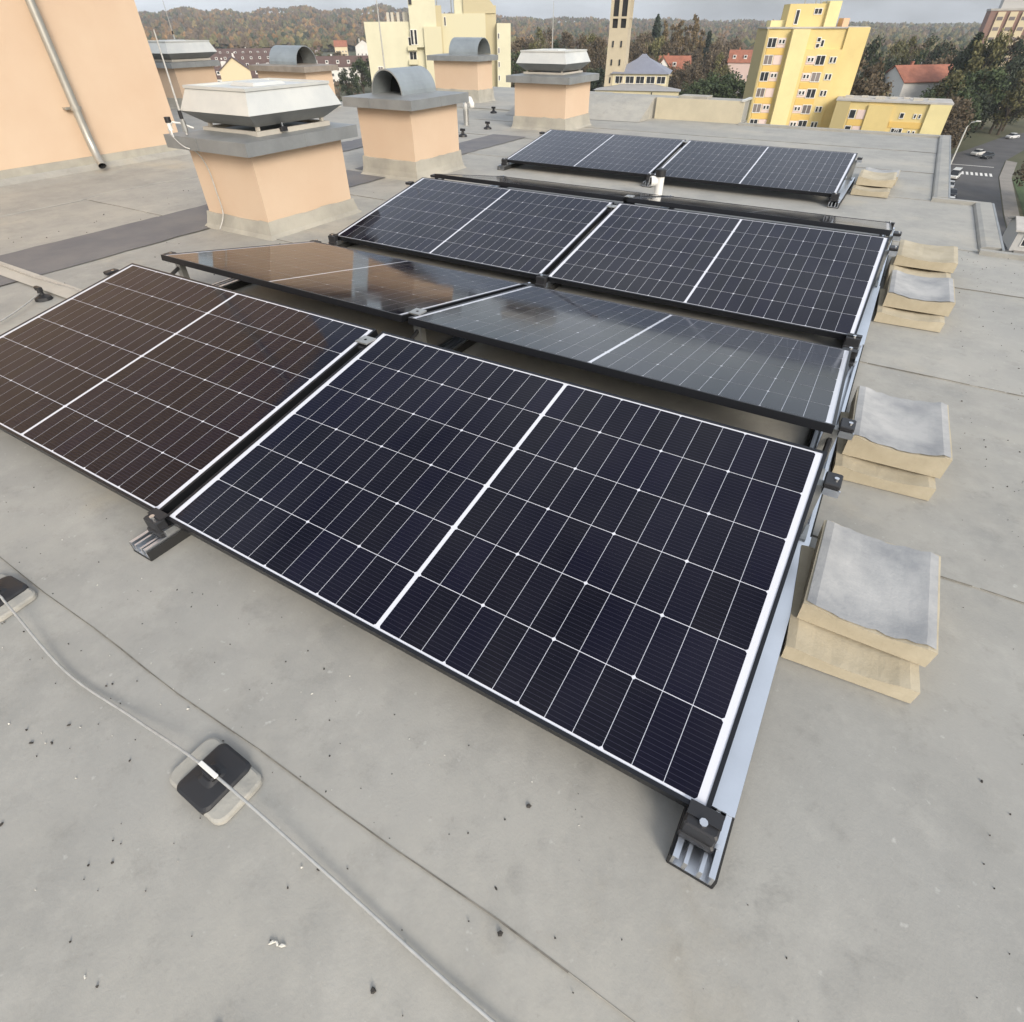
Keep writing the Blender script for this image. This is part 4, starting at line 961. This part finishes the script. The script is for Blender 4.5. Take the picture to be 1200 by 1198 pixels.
TREES = [
  (-166.8, 284.2, 22.9, 'brown', 1.0), (-198.1, 347.0, 23.8, 'brown', 1.0), (-182.8, 332.6, 24.7, 'olive', 1.0), (-210.1, 397.4, 25.6, 'brown', 1.0), (-137.5, 266.1, 23.0, 'conifer', 1.0), (-183.0, 366.4, 25.1, 'brown', 1.0),
  (-156.1, 323.9, 24.2, 'brown', 1.0), (-163.5, 353.6, 25.2, 'olive', 1.0), (-138.1, 310.1, 23.8, 'brown', 1.0), (-122.9, 273.1, 21.6, 'brown', 1.0), (-137.6, 353.7, 23.9, 'brown', 1.0), (-146.9, 392.9, 24.5, 'brown', 1.0),
  (-117.0, 308.1, 20.9, 'brown', 1.0), (-121.8, 338.2, 22.8, 'olive', 1.0), (-144.3, 404.5, 31.7, 'conifer', 1.0), (-139.8, 406.1, 28.8, 'poplar', 1.0), (-139.1, 416.9, 29.9, 'poplar', 1.0), (-130.2, 404.0, 28.7, 'poplar', 1.0),
  (-127.9, 410.0, 29.8, 'poplar', 1.0), (-127.1, 420.7, 31.3, 'poplar', 1.0), (-119.5, 412.5, 27.6, 'poplar', 1.0), (-124.8, 358.4, 23.8, 'olive', 1.0), (-119.8, 360.1, 23.2, 'brown', 1.0), (-106.3, 353.9, 18.1, 'brown', 1.0),
  (-96.0, 336.0, 18.1, 'brown', 1.0), (-124.2, 442.4, 24.4, 'conifer', 1.0), (-110.7, 415.0, 20.2, 'brown', 1.0), (-111.5, 435.4, 21.4, 'brown', 1.0), (-108.4, 446.5, 22.1, 'brown', 1.0), (-85.1, 318.3, 16.4, 'brown', 1.0),
  (-82.4, 319.0, 16.9, 'olive', 1.0), (-95.6, 294.4, 15.3, 'brown', 1.0), (-89.0, 286.0, 14.1, 'brown', 1.0), (-91.9, 306.0, 15.5, 'brown', 1.0), (-73.6, 243.6, 11.3, 'green', 1.0), (-68.5, 239.9, 12.6, 'green', 1.0),
  (-66.3, 245.7, 14.0, 'green', 1.0), (-61.4, 241.8, 15.2, 'green', 1.0), (-56.2, 234.8, 15.0, 'green', 1.0), (-52.5, 231.6, 14.4, 'green', 1.0), (-68.4, 234.7, 11.3, 'green', 1.0), (-60.0, 231.8, 13.1, 'green', 1.0),
  (-15.4, 203.9, 22.2, 'brown', 1.0), (-18.4, 258.8, 22.7, 'dark', 1.0), (-17.1, 278.9, 21.0, 'dark', 1.0), (-13.1, 224.1, 15.0, 'olive', 1.0), (-10.2, 214.2, 12.0, 'green', 1.0), (-12.0, 199.1, 17.4, 'brown', 1.0),
  (-7.2, 204.3, 12.5, 'green', 1.0), (-16.5, 379.1, 22.6, 'olive', 1.0), (-11.3, 359.2, 21.8, 'olive', 1.0), (-7.9, 369.4, 22.2, 'brown', 1.0), (-3.8, 339.4, 21.7, 'green', 1.0), (0.6, 319.4, 22.6, 'brown', 1.0),
  (2.4, 299.4, 23.6, 'dark', 1.0), (5.2, 279.4, 21.6, 'brown', 1.0), (7.3, 279.3, 22.1, 'conifer', 1.0), (8.2, 254.3, 25.7, 'conifer', 1.0), (10.1, 249.2, 25.0, 'dark', 1.0), (11.7, 244.1, 27.1, 'olive', 1.0),
  (14.8, 239.0, 24.8, 'brown', 1.0), (17.2, 233.8, 23.2, 'dark', 1.0), (9.2, 239.2, 19.3, 'olive', 1.0), (7.8, 239.3, 17.0, 'green', 1.0), (5.8, 229.3, 16.7, 'olive', 1.0), (2.6, 239.4, 13.5, 'green', 1.0),
  (1.6, 224.4, 13.0, 'green', 1.0), (6.0, 211.3, 12.7, 'brown', 1.0), (7.8, 213.3, 13.7, 'brown', 1.0), (9.9, 221.2, 14.3, 'green', 1.0), (11.9, 229.1, 15.4, 'dark', 1.0), (13.0, 234.1, 18.5, 'green', 1.0),
  (15.8, 230.9, 17.9, 'dark', 1.0), (19.2, 226.6, 16.1, 'dark', 1.0), (22.4, 233.3, 14.3, 'dark', 1.0), (21.1, 238.5, 22.0, 'dark', 1.0), (20.9, 224.4, 18.3, 'olive', 1.0), (8.5, 204.2, 9.5, 'brown', 1.0),
  (7.0, 199.3, 8.1, 'brown', 1.0), (-229.3, 236.9, 12.1, 'dark', 1.0), (-255.0, 281.2, 17.1, 'dark', 1.0), (-237.9, 256.3, 15.5, 'green', 1.0), (-368.3, 366.6, 11.4, 'olive', 1.0), (-391.3, 400.1, 13.0, 'brown', 1.0),
  (-459.9, 444.7, 13.3, 'olive', 1.0), (-562.0, 416.9, 9.4, 'olive', 1.0), (-568.2, 504.2, 12.1, 'brown', 1.0), (-524.5, 492.8, 14.0, 'brown', 1.0), (-614.5, 511.9, 12.9, 'olive', 1.0), (-142.1, 240.8, 20.1, 'green', 1.0),
  (-111.5, 245.4, 15.9, 'dark', 1.0), (-105.6, 239.3, 14.8, 'dark', 1.0), (-112.8, 309.6, 16.8, 'brown', 1.0), (25.6, 152, 13.0, 'brown', 1.0), (27.5, 166, 12.5, 'brown', 1.0), (26.2, 139, 10.5, 'olive', 1.0),
  (30, 156, 12, 'brown', 1.0)]
KN = {'brown':'brown-leaved autumn tree','olive':'olive-green tree turning yellow','green':'dense green leafy tree','dark':'very dark green tree','conifer':'pointed dark conifer','poplar':'slim golden poplar'}
LAND = [('the church tower',-88,214),('the church hall',-82,224),('the red-roofed house behind the church',-112,345),('the pinkish dormered house',-96,425),('the low cream flat house',-80,326),
  ('the tall yellow tower',-24,166),('the white three-storey house',-2.5,262),('the small pink house',-6,232),('the low yellow wing',-4,166),('the street lamp',12,216),('the bend of the street',24,240),('the brick high-rise',18,325),
  ('the garage and lawn',25,135),('the lawn path',27,165),('the pale yellow flats',-112,152),('the white terrace',-318,333),('the second brown terrace',-395,318),('the third brown terrace',-470,392),('the farthest terrace',-560,480),('the cream gable house',-300,222),
  ('the white house behind the pale hood',-178,330),('the small white red-roofed house',-131,262),('the white block among the poplars',-130,520),('the blue shed',-14,430),('the cream house between dark trees',24,330)]
def place_name(x, y, h):
    l = min(LAND, key=lambda q: (q[1]-x)**2+(q[2]-y)**2)[0]
    return ('tall ' if h > 23 else 'low ' if h < 14.5 else 'mid-height '), ' near '+l
rs = random.Random(5)
for i, (x, y, h, k, wf) in enumerate(TREES):
    if x > 13 and 215 < y < 246: x, y, h = x*1.2, y*1.2, 28.3+(h-28.3)*1.2
    tm, cm = PROTO[k][i % len(PROTO[k])]
    pn = place_name(x, y, h); lab = pn[0]+KN[k]+pn[1]
    o = thing(k+'_tree' if k in ('conifer','poplar') else 'leafy_tree', (x,y,hill(x,y)), lab, 'tree', lab, rs.random()*6.28)
    wd = min(1.0, 15.0/h) if k not in ('poplar','conifer') else 1.0
    s = h/9.6
    if k == 'poplar': wd = .72
    o.scale = (s*wd*rs.uniform(.9,1.15), s*wd*rs.uniform(.9,1.15), s)
    child('trunk', tm, o); child('crown', cm, o)

# far woods and hedges that read as one mass
def far_wood(name, n, rmin, rmax, azs, hs, cols, seed, fn=None):
    rs = random.Random(seed); m = MB(); tint = []
    ico = []
    for lat, cnt in ((-.5,6),(.25,7),(.75,5)):
        ico.append([(math.cos(lat*1.57)*math.cos(6.28*k/cnt+lat), math.cos(lat*1.57)*math.sin(6.28*k/cnt+lat), math.sin(lat*1.57)) for k in range(cnt)])
    for _ in range(n):
        az = math.radians(rs.uniform(*azs)); D = rmin*(rmax/rmin)**rs.random(); x, y = D*math.sin(az), D*math.cos(az)
        if fn and not fn(x, y, D, math.degrees(az)): continue
        z = hill(x, y); h = rs.uniform(*hs)
        c = rs.choices([q[0] for q in cols], [q[1] for q in cols])[0]; br = rs.uniform(.7,1.3)
        for b in range(4):
            ox, oy, oz = rs.gauss(0,h*.17), rs.gauss(0,h*.17), h*rs.uniform(.35,.78); r = h*rs.uniform(.18,.32)
            n0 = len(m.v)
            pts = []
            for k in range(7): 
                a = 6.28*k/7; pts.append((x+ox+r*math.cos(a)*rs.uniform(.7,1.2), y+oy+r*math.sin(a)*rs.uniform(.7,1.2), z+oz-r*.45*rs.uniform(.5,1.3)))
            for k in range(6):
                a = 6.28*k/6+.4; pts.append((x+ox+r*.75*math.cos(a)*rs.uniform(.6,1.2), y+oy+r*.75*math.sin(a)*rs.uniform(.6,1.2), z+oz+r*.5*rs.uniform(.6,1.4)))
            pts.append((x+ox, y+oy, z+oz+r*1.15))
            fs = [(k, (k+1) % 7, 7+k % 6) for k in range(7)]+[(7+k, (k+1) % 7 if k < 6 else 0, 7+(k+1) % 6) for k in range(6)]+[(7+k, 7+(k+1) % 6, 13) for k in range(6)]
            m.add(pts, fs); tt = br*rs.uniform(.8,1.2)
            tint += [(c[0]*tt, c[1]*tt, c[2]*tt, 1)]*len(pts)
        n0 = len(m.v); m.add([(x-.3,y,z),(x+.3,y,z),(x,y,z+h*.6)], [(0,1,2)]); tint += [(.05,.04,.03,1)]*3
    me = m.mesh(name); at = me.color_attributes.new('leaf_colour', 'FLOAT_COLOR', 'POINT')
    at.data.foreach_set('color', [q for t in tint for q in t])
    mt = bpy.data.materials.new(name+'_leaves'); mt.use_nodes = True; nn = mt.node_tree.nodes
    a = nn.new('ShaderNodeVertexColor'); a.layer_name = 'leaf_colour'; mt.node_tree.links.new(a.outputs[0], nn['Principled BSDF'].inputs['Base Color']); nn['Principled BSDF'].inputs['Roughness'].default_value = .9
    me.materials.append(mt); o = bpy.data.objects.new(name, me); COL.objects.link(o); o['kind'] = 'stuff'
BR_, OR_, OL_, DG_, GD_ = (.105,.078,.052), (.19,.115,.050), (.108,.10,.046), (.042,.054,.032), (.18,.14,.065)
far_wood('autumn_wood', 5200, 850, 2900, (-66,-29), (11,17), [(BR_,4),(OR_,2.2),(OL_,2),(DG_,1.6),(GD_,1)], 1, lambda x,y,D,a: D > 980 or a > -40)
far_wood('far_wood', 3600, 480, 2900, (-29,-9), (10,16), [(BR_,4),(OR_,.8),(OL_,2.5),(DG_,2)], 2)
far_wood('plain_wood', 2600, 560, 3000, (-9,16), (9,14), [(OL_,3),(GD_,1.4),(BR_,2),(DG_,1.6)], 3)
far_wood('garden_shrubs', 900, 180, 620, (-56,14), (2.5,6), [(OL_,3),(BR_,3),(DG_,2)], 4, lambda x,y,D,a: not (6 < x < 34 and y < 320) and not (-60 < x < 8 and 150 < y < 185) and D > 230)

# ---------------------------------------------------------------- air
m = MB(); m.box(-3600, 3600, -3600, 3600, -32, 62)
hz = m.build('haze', bpy.data.materials.new('haze')); hz['kind'] = 'stuff'
hm = hz.data.materials[0]; hm.use_nodes = True; hn = hm.node_tree.nodes; hn.clear()
ho_ = hn.new('ShaderNodeOutputMaterial'); hv = hn.new('ShaderNodeVolumePrincipled')
hv.inputs['Color'].default_value = (.92,.95,1,1); hv.inputs['Density'].default_value = .00015; hv.inputs['Anisotropy'].default_value = .2
hm.node_tree.links.new(hv.outputs[0], ho_.inputs['Volume'])
